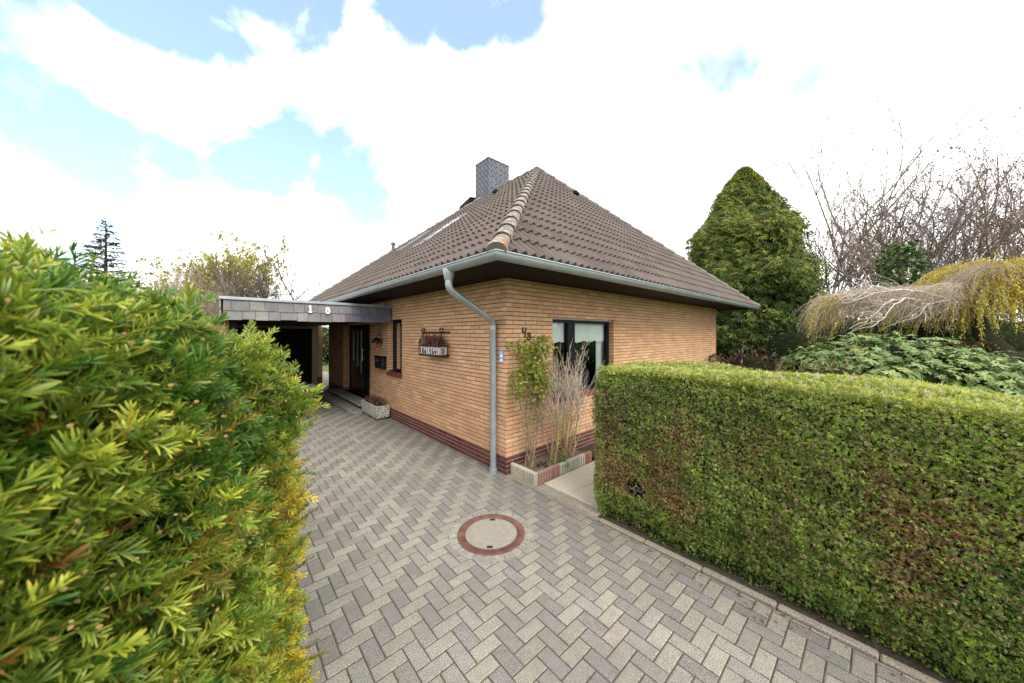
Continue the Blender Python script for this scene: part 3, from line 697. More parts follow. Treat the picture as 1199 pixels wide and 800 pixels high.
# ------------------------------------------------------------------ carport with garage
gar = thing('carport_garage', 'flat roofed carport and garage with slate fascia and black garage door', 'garage', (-1.5, 4.1, 0))
FZ0, FZ1, GX0, GY = 2.255, 2.63, -2.93, 4.1
b = MB(); b.box(GX0, -.012, GY+.03, 15.8, 2.34, 2.58); b.build('roof', M['carport_ceiling'], gar)
b = MB(); b.box(GX0, -.012, GY+.03, 11.3, 2.30, 2.338); b.build('ceiling', M['carport_ceiling'], gar)
b = MB(); b.box(GX0-.02, -.012, GY-.02, GY+.03, FZ0, FZ1-.03); b.box(GX0-.05, GX0, GY+.03, 15.8, FZ0, FZ1-.03); b.build('fascia_board', M['soffit'], gar)
b = MB()
x = GX0-.03; i = 0
for row, (za, zb) in enumerate(((FZ0-.01, FZ0+.185), (FZ0+.155, FZ1-.045))):
    x = GX0-.03-row*.11
    while x < -.02:
        w = random.uniform(.17, .27); xa_, xb_ = max(x, GX0-.03), min(x+w, -.014)
        new = xb_ > -.85
        if new: w = .17; xb_ = min(x+w, -.014)
        if xb_-xa_ > .02:
            base = (.125, .125, .165) if new else random.choice([(.18, .17, .168), (.21, .20, .185), (.145, .14, .145), (.17, .165, .168)])  # newer slates by the house; the bluish tone paints in reflected light
            col = jit(base, .1); dz = 0 if new else random.uniform(-.014, .008)
            y_ = GY-.032-row*.004
            vs = [(xa_+.003, y_-.012, za+dz), (xb_-.003, y_-.012, za+dz), (xb_-.003, y_, zb), (xa_+.003, y_, zb), (xa_+.003, y_+.008, za+dz), (xb_-.003, y_+.008, za+dz), (xb_-.003, y_+.012, zb), (xa_+.003, y_+.012, zb)]
            b.add(vs, [(0, 1, 2, 3), (4, 7, 6, 5), (0, 4, 5, 1), (2, 6, 7, 3), (0, 3, 7, 4), (1, 5, 6, 2)], col)
        x += w
y = GY
for row, (za, zb) in enumerate(((FZ0-.01, FZ0+.185), (FZ0+.155, FZ1-.045))):
    y = GY-.03
    while y < 15.7:
        w = random.uniform(.18, .27); b.box(GX0-.075-row*.004, GX0-.052-row*.004, y+.003, y+w-.003, za, zb, jit((.24, .23, .23), .12)); y += w
b.build('fascia', M['slate'], gar)
b = MB(); b.box(GX0-.085, -.012, GY-.065, GY+.06, FZ1-.04, FZ1+.012, bev=.006); b.box(GX0-.085, GX0+.06, GY+.062, 15.8, FZ1-.045, FZ1+.02, bev=.008); b.build('roof_edge_trim', M['zinc'], gar)
b = MB(); b.box(GX0+.06, -.1, GY+.06, 15.7, 2.581, 2.60); b.build('roof_felt', M['grey_slab'], gar)
def fpx(px): return px_v(px, GY-.05)
for ln, px, pz in ((ONE, 363, 2.425), (EIGHT, 383.5, 2.41)):
    b = MB(); hgt = .12; xc = fpx(px); strokes(b, [[(x*hgt, z*hgt) for x, z in l] for l in ln], lambda x, z, k, xc=xc, pz=pz: (xc+x, GY-.066-k, pz+z), .030, .014); b.build('numeral', M['white'], gar)
b = MB(); b.box(GX0, .03, 11.6, 11.75, -.02, 2.34); b.build('garage_front', M['dark_room'], gar) if False else None
gy = 11.5
b = MB()
gp0, gp1, gp2 = px_v(365.5, gy), px_v(371.5, gy), px_v(377.5, gy)
b.box(gp0, gp1, gy, gy+.16, 0, 2.29); b.box(-2.62, gp0, gy, gy+.16, 2.18, 2.29); b.box(-2.75, -2.62, gy, gy+.16, 0, 2.29)
gframe = b.build('door_frame', M['tan_frame'], gar)
b = MB()
for k in range(16):
    xx = -2.62+(gp0+2.62)*k/16; b.box(xx+.004, -2.62+(gp0+2.62)*(k+1)/16-.004, gy+.07, gy+.11, 0, 2.18)
b.box(-2.62, gp0, gy+.1, gy+.13, 0, 2.18); b.build('garage_door', M['garage_door'], gar)
b = MB(); bricks(b, 0, gp1+.004, gp2, 0, [], z1=2.34, mapf=lambda s, d, z: (s, gy-.02+d, z)); b.box(gp1+.005, gp2, gy-.012, 15.6, 0, 2.338, (.4, .24, .12)); b.box(GX0, -2.755, 4.6, 15.6, 0, 2.338, (.30, .18, .10)); b.box(GX0, gp2, 15.6, 15.75, 0, 2.338, (.42, .25, .13)); b.build('wall', M['brick'], gar)  # left box: unseen side wall, lengthened and darkened to shade the carport
b = MB(); b.box(GX0+.05, GX0+.17, GY+.15, GY+.27, -.02, 2.30, (.05, .04, .03), .01); b.build('post', M['soffit'], gar)
b = MB(); c = cw(349.5, 9.5, py=0); b.tube([(c[0], c[1], 2.59), (c[0], c[1], 2.78)], .07, 10); b.tube([(c[0], c[1], 2.78), (c[0], c[1], 2.81)], .12, 10); b.build('roof_vent', M['soffit'], gar)

# entrance steps
st = thing('entrance_step', 'concrete entrance slab with lower step in front of the black front door', 'step', (0, 7, 0))
b = MB(); b.box(-.33, .2, 5.38, 8.45, .115, .168, bev=.012); b.build('landing', M['grey_slab'], st)
b = MB(); b.box(-.26, -.002, 5.47, 8.36, -.02, .115); b.build('base', M['soffit'], st)
b = MB()
n = 10; P = [(-.60, 5.30), (-.52, 5.16), (-.40, 5.12), (-.29, 5.16), (-.27, 5.3), (-.27, 8.4), (-.33, 8.52), (-.5, 8.52), (-.60, 8.35)]
b.add([(x, y, .008) for x, y in P]+[(x, y, .05) for x, y in P], [tuple(range(9, 18))]+[(k, (k+1) % 9, 9+(k+1) % 9, 9+k) for k in range(9)]); b.build('lower_step', M['grey_slab'], st)

# flower trough
tr = thing('flower_trough', 'washed pebble concrete trough of red heather standing by the side wall', 'planter', (-.18, 4.7, 0))
def trough():
    b = MB(); X0, X1, Y0, Y1, z0, z1 = -.345, -.02, 4.13, 5.20, .05, .325; t_ = .04; s = .02
    o0 = [(X0+s, Y0+s), (X1-s, Y0+s), (X1-s, Y1-s), (X0+s, Y1-s)]; o1 = [(X0, Y0), (X1, Y0), (X1, Y1), (X0, Y1)]; i1 = [(X0+t_, Y0+t_), (X1-t_, Y0+t_), (X1-t_, Y1-t_), (X0+t_, Y1-t_)]
    vs = [(x, y, z0) for x, y in o0]+[(x, y, z1) for x, y in o1]+[(x, y, z1) for x, y in i1]+[(x, y, z1-.04) for x, y in i1]
    fs = [(3, 2, 1, 0)]
    for k in range(4): l = (k+1) % 4; fs += [(k, l, 4+l, 4+k), (4+k, 4+l, 8+l, 8+k), (8+k, 8+l, 12+l, 12+k)]
    b.add(vs, fs); return b
trough().build('trough', M['trough'], tr)
for ya_ in (4.25, 4.95):
    b = MB(); b.box(-.29, -.08, ya_, ya_+.11, 0, .05); b.build('foot', M['grey_slab'], tr)
b = MB(); b.box(-.305, -.06, 4.17, 5.16, .26, .295); b.build('soil', M['dark_soil'], tr)

# ------------------------------------------------------------------ foliage tools
def unit(a): return a/np.maximum(np.linalg.norm(a, axis=-1, keepdims=True), 1e-9)
def frames(d, roll=None, up=None):
    d = unit(np.asarray(d, float)); n = len(d)
    ref = np.tile(np.array([0, 0, 1.]), (n, 1)) if up is None else up
    x = np.cross(d, ref); bad = np.linalg.norm(x, axis=1) < 1e-3; x[bad] = np.array([1, 0, 0]); x = unit(x); z = np.cross(x, d)
    if roll is not None:
        c, s = np.cos(roll)[:, None], np.sin(roll)[:, None]; x, z = x*c+z*s, z*c-x*s
    return np.stack([x, d, z], axis=2)
def inst(tV, tF, pos, Mx, sc, col, tc=None):
    n, k = len(pos), len(tV)
    sc = np.asarray(sc, float).reshape(-1, 1, 1)*np.ones((n, 1, 1))
    V = np.einsum('nij,kj->nki', Mx, tV)*sc+pos[:, None, :]
    F = (tF[None]+(np.arange(n)*k)[:, None, None]).reshape(-1, tF.shape[1])
    C = col[:, None, :]*(np.ones((k, 1)) if tc is None else tc)[None]
    return V.reshape(-1, 3), F, C.reshape(-1, 3)
def join(parts):
    V, F, C = [], [], []; b = 0
    for v, f, c in parts: V.append(v); F.append(f+b); C.append(c); b += len(v)
    return np.concatenate(V), np.concatenate(F), np.concatenate(C)
def blade(L, Wd, widths=(.5, 1, .85, .12), ts=(0, .3, .7, 1), curve=.12, fold=0):
    V = []; F = []
    for w, t_ in zip(widths, ts):
        z = -curve*L*t_*t_
        V += [(-w*Wd/2, L*t_, z), (w*Wd/2, L*t_, z)]
    for i in range(len(ts)-1): a = 2*i; F.append((a, a+1, a+3, a+2))
    return np.array(V, float), np.array(F)
def xf(V, az=0, tilt=0, roll=0, off=(0, 0, 0)):
    c, s = math.cos(roll), math.sin(roll); V = V@np.array([[c, 0, -s], [0, 1, 0], [s, 0, c]])
    c, s = math.cos(tilt), math.sin(tilt); V = V@np.array([[1, 0, 0], [0, c, s], [0, -s, c]])
    c, s = math.cos(az), math.sin(az); V = V@np.array([[c, s, 0], [-s, c, 0], [0, 0, 1]])
    return V+np.array(off)
def noise3(P, sc, seed=0):
    r = np.random.default_rng(seed); out_ = np.zeros(len(P))
    for _ in range(7):
        k = r.normal(size=3)*sc; out_ += np.sin(P@k+r.uniform(0, 6.28))
    return out_/7**.5
def colmix(a, b, t): return np.asarray(a)[None]*(1-t[:, None])+np.asarray(b)[None]*t[:, None]
class Tubes:
    """many thin branches in one numpy mesh"""
    def __init__(s): s.p = []
    def add(s, pts, rad, n=4, col=(.1, .08, .06)):
        pts = np.asarray(pts, float); m = len(pts); rad = np.asarray(rad, float)*np.ones(m)
        t_ = np.gradient(pts, axis=0); t_ = unit(t_); ref = np.array([.31, .17, .93]); a = unit(np.cross(t_, ref)); b = np.cross(t_, a)
        an = np.arange(n)*2*math.pi/n
        V = pts[:, None]+(a[:, None]*np.cos(an)[None, :, None]+b[:, None]*np.sin(an)[None, :, None])*rad[:, None, None]
        i, k = np.meshgrid(np.arange(m-1), np.arange(n), indexing='ij')
        F = np.stack([i*n+k, i*n+(k+1) % n, (i+1)*n+(k+1) % n, (i+1)*n+k], -1).reshape(-1, 4)
        s.p.append((V.reshape(-1, 3), F, np.tile(np.asarray(col, float), (m*n, 1))))
    def build(s, name, m, parent): V, F, C = join(s.p); return np_mesh(name, V, F, C, m, parent, True)
def branch(start, dirn, L, n, wander, up=0., droop=0.):
    p = np.array(start, float); d = unit(np.array(dirn, float)); P = [p]
    for i in range(n):
        d = unit(d+rng.normal(0, wander, 3)+np.array([0, 0, up-droop*(i/n)])); p = p+d*L/n; P.append(p)
    return np.array(P), d

# ------------------------------------------------------------------ yew hedge (left, close)
yew_shoots = []
def shoot_template(n=34, L=.085, nl=.027, seed=0):
    r = random.Random(seed); Vs = []; Fs = []; Cs = []; base = 0
    stem = np.array([(-.0012, 0, 0), (.0012, 0, 0), (.0012, L, -.004), (-.0012, L, -.004)]); Vs.append(stem); Fs.append(np.array([[0, 1, 2, 3]])); Cs.append(np.tile([[1.1, .75, .5]], (4, 1))); base = 4
    for i in range(n):
        t_ = (i+.5)/n; side = 1 if i % 2 else -1
        l = nl*(.70+.45*math.sin(math.pi*min(1, .25+t_*.68)))*r.uniform(.75, 1.15)*(1.0 if t_ < .85 else .8)
        V, F = blade(l, .0027, (.75, 1, .25), (0, .62, 1), curve=r.uniform(-.08, .22))
        az = -side*R_(r.uniform(22, 62)*(1-.45*t_)); V = xf(V, az=az, tilt=R_(r.uniform(-22, 62)), roll=side*R_(r.uniform(-50, 50)), off=(0, L*t_, -.004*t_*t_))
        sh = r.uniform(.85, 1.15)
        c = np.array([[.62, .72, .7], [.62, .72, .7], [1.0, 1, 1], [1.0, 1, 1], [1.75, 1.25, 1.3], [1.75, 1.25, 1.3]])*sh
        Vs.append(V); Fs.append(F+base); Cs.append(c); base += len(V)
    return np.concatenate(Vs), np.concatenate(Fs), np.concatenate(Cs)
def cam_w(x, y): p = CAM+RX*x+FW*y; return p
yew_plan = [(-.62, -1.2), (-.52, -.5), (-.46, 0), (-.435, .27), (-.525, .5), (-.635, .75), (-.71, 1.0)]
yp = [cam_w(*q) for q in yew_plan]
yp += [np.array([-2.92, -1.9]), np.array([-2.96, -1.3]), np.array([-2.95, -.4]), np.array([-3.0, .8]), np.array([-3.0, 2.2]), np.array([-3.05, 3.4])]
yp = np.array(yp); ysl = np.concatenate([[0], np.cumsum(np.linalg.norm(np.diff(yp, axis=0), axis=1))])
ztop_pts = [2.12, 2.135, 2.125, 2.10, 2.07, 2.02, 1.92, 1.80, 1.74, 1.62, 1.60, 1.60, 1.55]
def yew_surface(a, h):
    """a: distance along plan, h in 0..1 bottom->top->over ; returns point, normal"""
    x = np.interp(a, ysl, yp[:, 0]); y = np.interp(a, ysl, yp[:, 1]); zt = np.interp(a, ysl, ztop_pts)
    e = .03; tx = np.interp(a+e, ysl, yp[:, 0])-np.interp(a-e, ysl, yp[:, 0]); ty = np.interp(a+e, ysl, yp[:, 1])-np.interp(a-e, ysl, yp[:, 1])
    l = np.hypot(tx, ty)+1e-9; nx, ny = ty/l, -tx/l
    # profile: vertical face to zt-.2, then quarter round, then flat top
    rr = .11; Hf = zt-rr; tot = Hf+rr*math.pi/2+1.0; q = h*tot
    ang = np.clip((q-Hf)/rr, 0, math.pi/2); flat = np.maximum(q-Hf-rr*math.pi/2, 0)
    inset = rr*(1-np.cos(ang))+flat; z = np.minimum(q, Hf)+rr*np.sin(ang)
    belly = .03*np.sin(np.clip(z/np.maximum(zt, .1), 0, 1)*math.pi)
    P = np.stack([x-nx*(inset-belly), y-ny*(inset-belly), z], 1)
    Nn = np.stack([nx*np.cos(ang), ny*np.cos(ang), np.sin(ang)], 1)
    return P, Nn
yew = thing('yew_hedge', 'tall loose yew hedge with golden tips crowding the left side of the driveway', 'hedge', (-3.3, -1.5, 0))
def yew_build():
    # core
    A, Hh = np.meshgrid(np.linspace(0, ysl[-1], 110), np.linspace(0, 1, 50), indexing='ij')
    P, Nn = yew_surface(A.ravel(), Hh.ravel()); P = P-Nn*(.10+.03*noise3(P, 9, 2)[:, None])
    i, k = np.meshgrid(np.arange(109), np.arange(49), indexing='ij'); F = np.stack([i*50+k, (i+1)*50+k, (i+1)*50+k+1, i*50+k+1], -1).reshape(-1, 4)
    np_mesh('twig_core', P, F, None, M['core'], yew, True)
    temps = [shoot_template(24, .044, .0195, 1), shoot_template(20, .036, .019, 2), shoot_template(30, .060, .0205, 3), shoot_template(16, .026, .018, 4)]
    parts = []
    # near part dense; far part sparser
    for (a0, a1, h0, h1, dens, sc, golden) in ((ysl[1], ysl[6]+.35, .25, .78, 7400, .88, False), (ysl[6]+.35, ysl[-1], .0, .95, 620, 1.9, False), (0, ysl[1], .1, .9, 300, 1.4, False)):
        area = (a1-a0)*(h1-h0)*3.1; n = int(area*dens)
        a = rng.uniform(a0, a1, n); h = rng.uniform(h0, h1, n)
        P, Nn = yew_surface(a, h)
        dep = rng.uniform(-.08, .022, n)+.028*noise3(P, 8, 5)+.022*noise3(P, 23, 6)
        P = P+Nn*dep[:, None]
        up = np.array([0, 0, 1.])
        d = Nn*rng.uniform(.4, 1.0, n)[:, None]+up*rng.uniform(-.25, .65, n)[:, None]+rng.normal(0, .55, (n, 3))
        d = unit(d); roll = rng.normal(0, .55, n)
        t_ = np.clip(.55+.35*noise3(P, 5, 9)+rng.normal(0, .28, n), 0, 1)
        out_ = np.clip((dep+.07)/.09, 0, 1)  # pale outer tips; deeper shoots coloured darker to paint in shaded gaps
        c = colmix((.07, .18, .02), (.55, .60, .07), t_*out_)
        # golden yew part at the driveway edge
        g = np.clip((a-(ysl[6]-.22))/.18, 0, 1)*np.clip((noise3(P, 5, 21)+.35)/.5, 0, 1)*np.clip((1.95-P[:, 2])/.1, 0, 1)*(rng.random(n) < .42)
        c = c*(1-g[:, None])+np.array([.74, .62, .04])*g[:, None]*rng.uniform(.7, 1.1, (n, 1))
        red = rng.random(n) < .015; c[red] = np.array([.26, .14, .03])
        w = rng.integers(0, 4, n)
        for k in range(4):
            m = w == k; tV, tF, tC = temps[k]
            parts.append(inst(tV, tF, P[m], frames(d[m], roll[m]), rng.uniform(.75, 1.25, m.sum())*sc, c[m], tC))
    # long stray shoots
    n = 46; a = rng.uniform(ysl[3]+.1, ysl[7], n); h = rng.uniform(.3, .60, n); P, Nn = yew_surface(a, h)
    d = unit(Nn*.8+np.array([0, 0, .5])+rng.normal(0, .3, (n, 3))); c = colmix((.14, .17, .02), (.30, .22, .03), rng.random(n))
    for s_ in (0, .05, .085): parts.append(inst(*temps[2][:2], P+d*(s_-.02)+np.array([0, 0, -.0]), frames(d, rng.normal(0, .3, n)), np.full(n, .92-s_*1.6), c, temps[2][2]))
    # buds on the tips
    n = 3200; a = rng.uniform(ysl[1], ysl[6]+.3, n); h = rng.uniform(.22, .75, n); P, Nn = yew_surface(a, h); P = P+Nn*(rng.uniform(-.01, .045, n)+.028*noise3(P, 8, 5))[:, None]
    bt, bf = blade(.0052, .0052, (.5, 1, .9, .2), (0, .35, .7, 1), 0)
    bt = np.concatenate([bt, bt[:, [2, 1, 0]]]); bf = np.concatenate([bf, bf+8])
    parts.append(inst(bt, bf, P, frames(Nn+rng.normal(0, .5, (n, 3))), rng.uniform(.5, 1.1, n), colmix((.62, .50, .20), (.60, .36, .16), rng.random(n))))
    V, F, C = join(parts); np_mesh('needles', V, F, C, M['needle'], yew, True)
yew_build()

# ------------------------------------------------------------------ thuja hedge (right)
thuja = thing('thuja_hedge', 'clipped thuja hedge with brown patches along the right kerb of the driveway', 'hedge', (.6, -3.5, 0))
def thuja_build():
    TX0, TX1, TY0, TY1 = .12, 1.12, -1.36, -6.3
    def ztop(y): return 1.64-.012*(-1.4-y)
    # core with rounded corners: a lofted profile
    def core():
        ys = np.linspace(TY0-.07, TY1, 60); prof = [(TX0+.06, .02), (TX0+.05, .6), (TX0+.05, 1.2), (TX0+.07, 1.48), (TX0+.12, 1.55), (.45, 1.53), (.62, 1.49), (.8, 1.53), (TX1-.1, 1.53), (TX1-.06, 1.4), (TX1-.06, .02)]
        V = []
        for y in ys:
            for (x, z) in prof: V.append((x, y, z*(ztop(y)/1.64)))
        k = len(prof); F = [(i*k+j, i*k+j+1, (i+1)*k+j+1, (i+1)*k+j) for i in range(59) for j in range(k-1)]
        V = np.array(V); V += .02*noise3(V, 7, 3)[:, None]*np.array([1, .3, 1])
        b0 = len(V); ring_ = [tuple(V[j]) for j in range(k)]
        V = np.concatenate([V, np.array(ring_), np.array([[.6, TY0-.07, .8]])])
        F2 = [(b0+j, b0+j+1, b0+k, b0+k) for j in range(k-1)]
        me = MB(); me.V = [tuple(v) for v in V]; me.F = [tuple(f) for f in F]+[(f[0], f[1], f[2]) for f in F2]; me.C = [(.5, .5, .5)]*len(V); me.sm = [True]*len(me.F)
        return me
    core().build('twig_core', M['core'], thuja)
    def spray(seed):
        r = random.Random(seed); Vs, Fs, Cs = [], [], []; b = 0
        for k in range(6):
            L = r.uniform(.016, .03); V, F = blade(L, .0043, (.75, 1, .3), (0, .55, 1), curve=r.uniform(-.1, .3))
            t_ = k/5; V = xf(V, az=R_((t_-.5)*110+r.uniform(-14, 14)), tilt=R_(r.uniform(-14, 22)), roll=R_(r.uniform(-40, 40)), off=(0, .008*(1-abs(t_-.5)), 0))
            Vs.append(V); Fs.append(F+b); Cs.append(np.linspace(.6, 1.2, 3).repeat(2)[:, None]*np.ones((1, 3))*r.uniform(.8, 1.2)); b += len(V)
        return np.concatenate(Vs), np.concatenate(Fs), np.concatenate(Cs)
    temps = [spray(i) for i in range(5)]
    parts = []
    def put(P, Nn, dens_c, kind, sizes):
        n = len(P); d = unit(Nn*.75+rng.normal(0, .75, (n, 3))+np.array([0, 0, .25 if kind != 'top' else 0])); roll = rng.uniform(-1.6, 1.6, n)
        w = rng.integers(0, 5, n)
        for k in range(5):
            m = w == k; parts.append(inst(temps[k][0], temps[k][1], P[m], frames(d[m], roll[m]), sizes[m], dens_c[m], temps[k][2]))
    hole = np.array([TX0, -1.86, .43])
    def colours(P, kind):
        n = len(P)
        t_ = np.clip(.42+.22*noise3(P, 5, 31)+.25*noise3(P, 27, 33)+rng.normal(0, .30, n), 0, 1)
        c = colmix((.095, .195, .036), (.50, .66, .12), t_)
        z = P[:, 2]
        if kind == 'top':
            c = colmix((.22, .29, .04), (.58, .60, .13), np.clip(rng.normal(.5, .3, n)+.2*noise3(P, 6, 8), 0, 1)); pale = rng.random(n) < .16; c[pale] = np.array([.60, .55, .34])  # top sprays yellower and brighter: stronger sky light put into their colour
        else:
            tan = rng.random(n) < .28; c[tan] = np.array([.46, .37, .21])*rng.uniform(.7, 1.2, (tan.sum(), 1))
            # dead brown patches
            br_ = np.zeros(n)
            for (yy, zz, ry, rz, amp) in ((-1.9, .62, .45, .30, .85), (-2.25, .50, .5, .2, .6), (-1.62, .8, .22, .4, .45), (-2.6, .95, .5, .3, .35), (-3.55, .72, .16, .38, .55), (-3.75, .95, .25, .25, .35), (-3.2, 1.15, .4, .15, .3)):
                br_ = np.maximum(br_, amp*np.exp(-((P[:, 1]-yy)/ry)**2-((z-zz)/rz)**2))
            br_ = br_*(.62+.55*noise3(P, 9, 12)); bm = rng.random(n) < br_*1.25
            c[bm] = colmix((.30, .14, .085), (.52, .26, .16), rng.random(bm.sum()))
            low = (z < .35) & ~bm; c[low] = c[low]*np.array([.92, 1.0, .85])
            top_ = np.clip((z-1.44)/.12, 0, 1); c = c*(1-top_[:, None]*.6)+np.array([.34, .40, .07])*top_[:, None]*.6  # upper edge of the face blended towards that lit top colour
        return c
    # face towards the driveway
    n = 125000; y = TY0+(TY1-TY0)*rng.random(n)**1.0; z = rng.uniform(.0, 1.625, n)*ztop(y)/1.64
    x = TX0+rng.uniform(-.014, .034, n)
    P = np.stack([x, y, z], 1); P[:, 0] += .030*noise3(P, 4, 4)+.012*noise3(P, 21, 14)-.012*np.sin(z*2.2)+np.where(z < .2, (.2-z)*.16, 0)+np.maximum(z-1.48, 0)*.35
    rc = np.maximum(0, P[:, 1]-(TY0-.12)); P[:, 0] += rc*rc*5
    keep = (((P[:, 1]-hole[1])/.10)**2+((P[:, 2]-hole[2])/.085)**2 > 1) | (rng.random(n) < .06); keep &= ~((z < .1) & (rng.random(n) < .65)); P = P[keep]
    put(P, np.tile([[-1., 0, .1]], (len(P), 1)), colours(P, 'side'), 'side', rng.uniform(.42, .82, len(P)))
    # inner darker layer is the same foliage deeper in
    # end face
    n = 15000; x = rng.uniform(TX0+.02, TX1, n); z = rng.uniform(0, 1.56, n); y = TY0+rng.uniform(-.05, .012, n); P = np.stack([x, y, z], 1); P[:, 1] += .02*noise3(P, 5, 6)-np.where(z < .25, (.25-z)*.3, 0)-np.maximum(z-1.46, 0)*.4
    put(P, np.tile([[0, 1., .1]], (n, 1)), colours(P, 'end'), 'end', rng.uniform(.55, 1.05, n))
    # top, gently dished between its two rows
    n = 34000; x = rng.uniform(TX0+.02, TX1-.02, n); y = TY0-.02+(TY1-TY0)*rng.random(n); u = (x-TX0)/(TX1-TX0)
    z = ztop(y)-.03+.025*np.sin(u*math.pi)-.06*np.exp(-((u-.58)/.13)**2)*(1+.6*np.sin(y*5+1.3*np.sin(y*2.1)))+rng.uniform(-.05, .012, n)
    P = np.stack([x, y, z], 1); P[:, 2] += .028*noise3(P, 5, 7)
    gap = (noise3(P*np.array([1, .5, 0]), 9, 44) > 1.25) & (np.abs(u-.6) < .3); P = P[~gap]
    put(P, np.tile([[0., 0, 1]], (len(P), 1)), colours(P, 'top'), 'top', rng.uniform(.6, 1.2, len(P)))
    # back
    n = 5000; y = TY0+(TY1-TY0)*rng.random(n); z = rng.uniform(.0, 1.55, n); P = np.stack([np.full(n, TX1)+rng.uniform(-.03, .02, n), y, z], 1)
    put(P, np.tile([[1., 0, .1]], (n, 1)), colours(P, 'end'), 'end', rng.uniform(1.2, 1.9, n))
    V, F, C = join(parts); np_mesh('foliage', V, F, C, M['leaf'], thuja, False)
    tb = Tubes()
    for _ in range(16):
        s_ = hole+np.array([.06, rng.normal(0, .05), rng.normal(0, .04)]); P, _d = branch(s_, (-.6, rng.normal(0, .7), rng.normal(.1, .6)), .12, 4, .3); tb.add(P, np.linspace(.004, .0015, 5), 4, (.26, .22, .19))
    tb.build('bare_twigs', M['bark'], thuja)
thuja_build()

litter()
# ------------------------------------------------------------------ planter bed at the house corner
bed = thing('bed_edging', 'low ribbed concrete palisade edging round the bed at the house corner', 'edging', (.06, -.25, 0))
b = MB(); y = -.02; X0, Y0 = .066, -.50; k = 0
b.box(X0, X0+.055, Y0, -.012, -.05, .165, (.40, .37, .29), .006)
for k in range(10): yy = -.03-k*.047; b.box(X0-.010, X0+.002, yy-.040, yy-.006, -.02, .155, jit((.38, .36, .27), .08), .004)
x = X0+.062; k = 0
for seg, (n, col) in enumerate(((8, (.33, .19, .14)), (11, (.46, .43, .35)), (3, (.34, .16, .11)))):
    b.box(x, x+n*.055-.004, Y0+.006, Y0+.052, -.05, .155, col, .006)
    for q in range(n): b.box(x+q*.055+.005, x+q*.055+.046, Y0-.006, Y0+.010, -.02, .150, jit(col, .12), .005)
    x += n*.055
b.build('palisade', M['paver'], bed)
b = MB()
P = [[(X0+.05+(x-X0-.05)*i/20, Y0+.05+(.49-.05)*j/9, .10+.018*math.sin(i*1.7+j)*math.cos(j*2.1+i*.6)+random.uniform(-.004, .004)) for i in range(21)] for j in range(10)]
b.grid(P); b.build('soil', M['soil'], bed)
bed_x1 = x

# climber with leaves at the corner
cl = thing('climbing_shrub', 'leafy green climber on thin stems against the house corner above the bed', 'shrub', (.3, -.25, .1))
tb = Tubes(); LP = []
def stem_at(x, y): return np.array([x, y, .1])
for i in range(7):
    s0 = stem_at(.27+rng.normal(0, .05), -.22+rng.normal(0, .03)); top = np.array([.08+.62*i/6+rng.normal(0, .05), -.12+rng.normal(0, .03), 1.75+rng.normal(0, .12)])
    m = 14; ts = np.linspace(0, 1, m); P = s0+(top-s0)*ts[:, None]; P[:, 0] += (.05*np.sin(ts*7+i)+.10*np.sin(ts*3.1)*(i-3)/5*.4); P[:, 1] += .03*np.sin(ts*9+2*i); P += rng.normal(0, .008, P.shape)
    tb.add(P, np.linspace(.013, .004, m)*(1 if i % 2 else .75), 6, (.20, .155, .115) if i % 3 else (.26, .24, .12))
    for j in range(5, m):
        for q in range(3):
            b_, _ = branch(P[j], (rng.normal(0, 1), -.5+rng.normal(0, .6), rng.normal(.35, .5)), rng.uniform(.12, .3), 5, .25); tb.add(b_, np.linspace(.004, .0015, 6), 4, (.22, .2, .1))
            LP += [b_[k] for k in range(2, 6)]
tb.build('stem', M['bark'], cl)
LP = np.array(LP); n = 2700; P = LP[rng.integers(0, len(LP), n)]+rng.normal(0, .045, (n, 3)); 
keep = (P[:, 2] > 1.0+.25*rng.random(n)) & (P[:, 1] < -.015) & (P[:, 2] < 1.96) & (P[:, 0] < .78) & (P[:, 0] > -.06)
keep &= rng.random(n) < np.clip(1.25-np.maximum(P[:, 0]-.42, 0)*2.6, .12, 1)
P = P[keep]; n = len(P)
lf, lF = blade(.05, .03, (.25, 1, .9, .1), (0, .35, .7, 1), .25)
c = colmix((.13, .20, .03), (.38, .40, .07), np.clip(rng.normal(.5, .3, n), 0, 1)); rd = rng.random(n) < .07; c[rd] = (.28, .11, .04)
V, F, C = inst(lf, lF, P, frames(rng.normal(0, 1, (n, 3))+np.array([0, -.6, .1]), rng.uniform(-1, 1, n)), rng.uniform(.7, 1.3, n), c)
np_mesh('leaves', V, F, C, M['leaf'], cl)
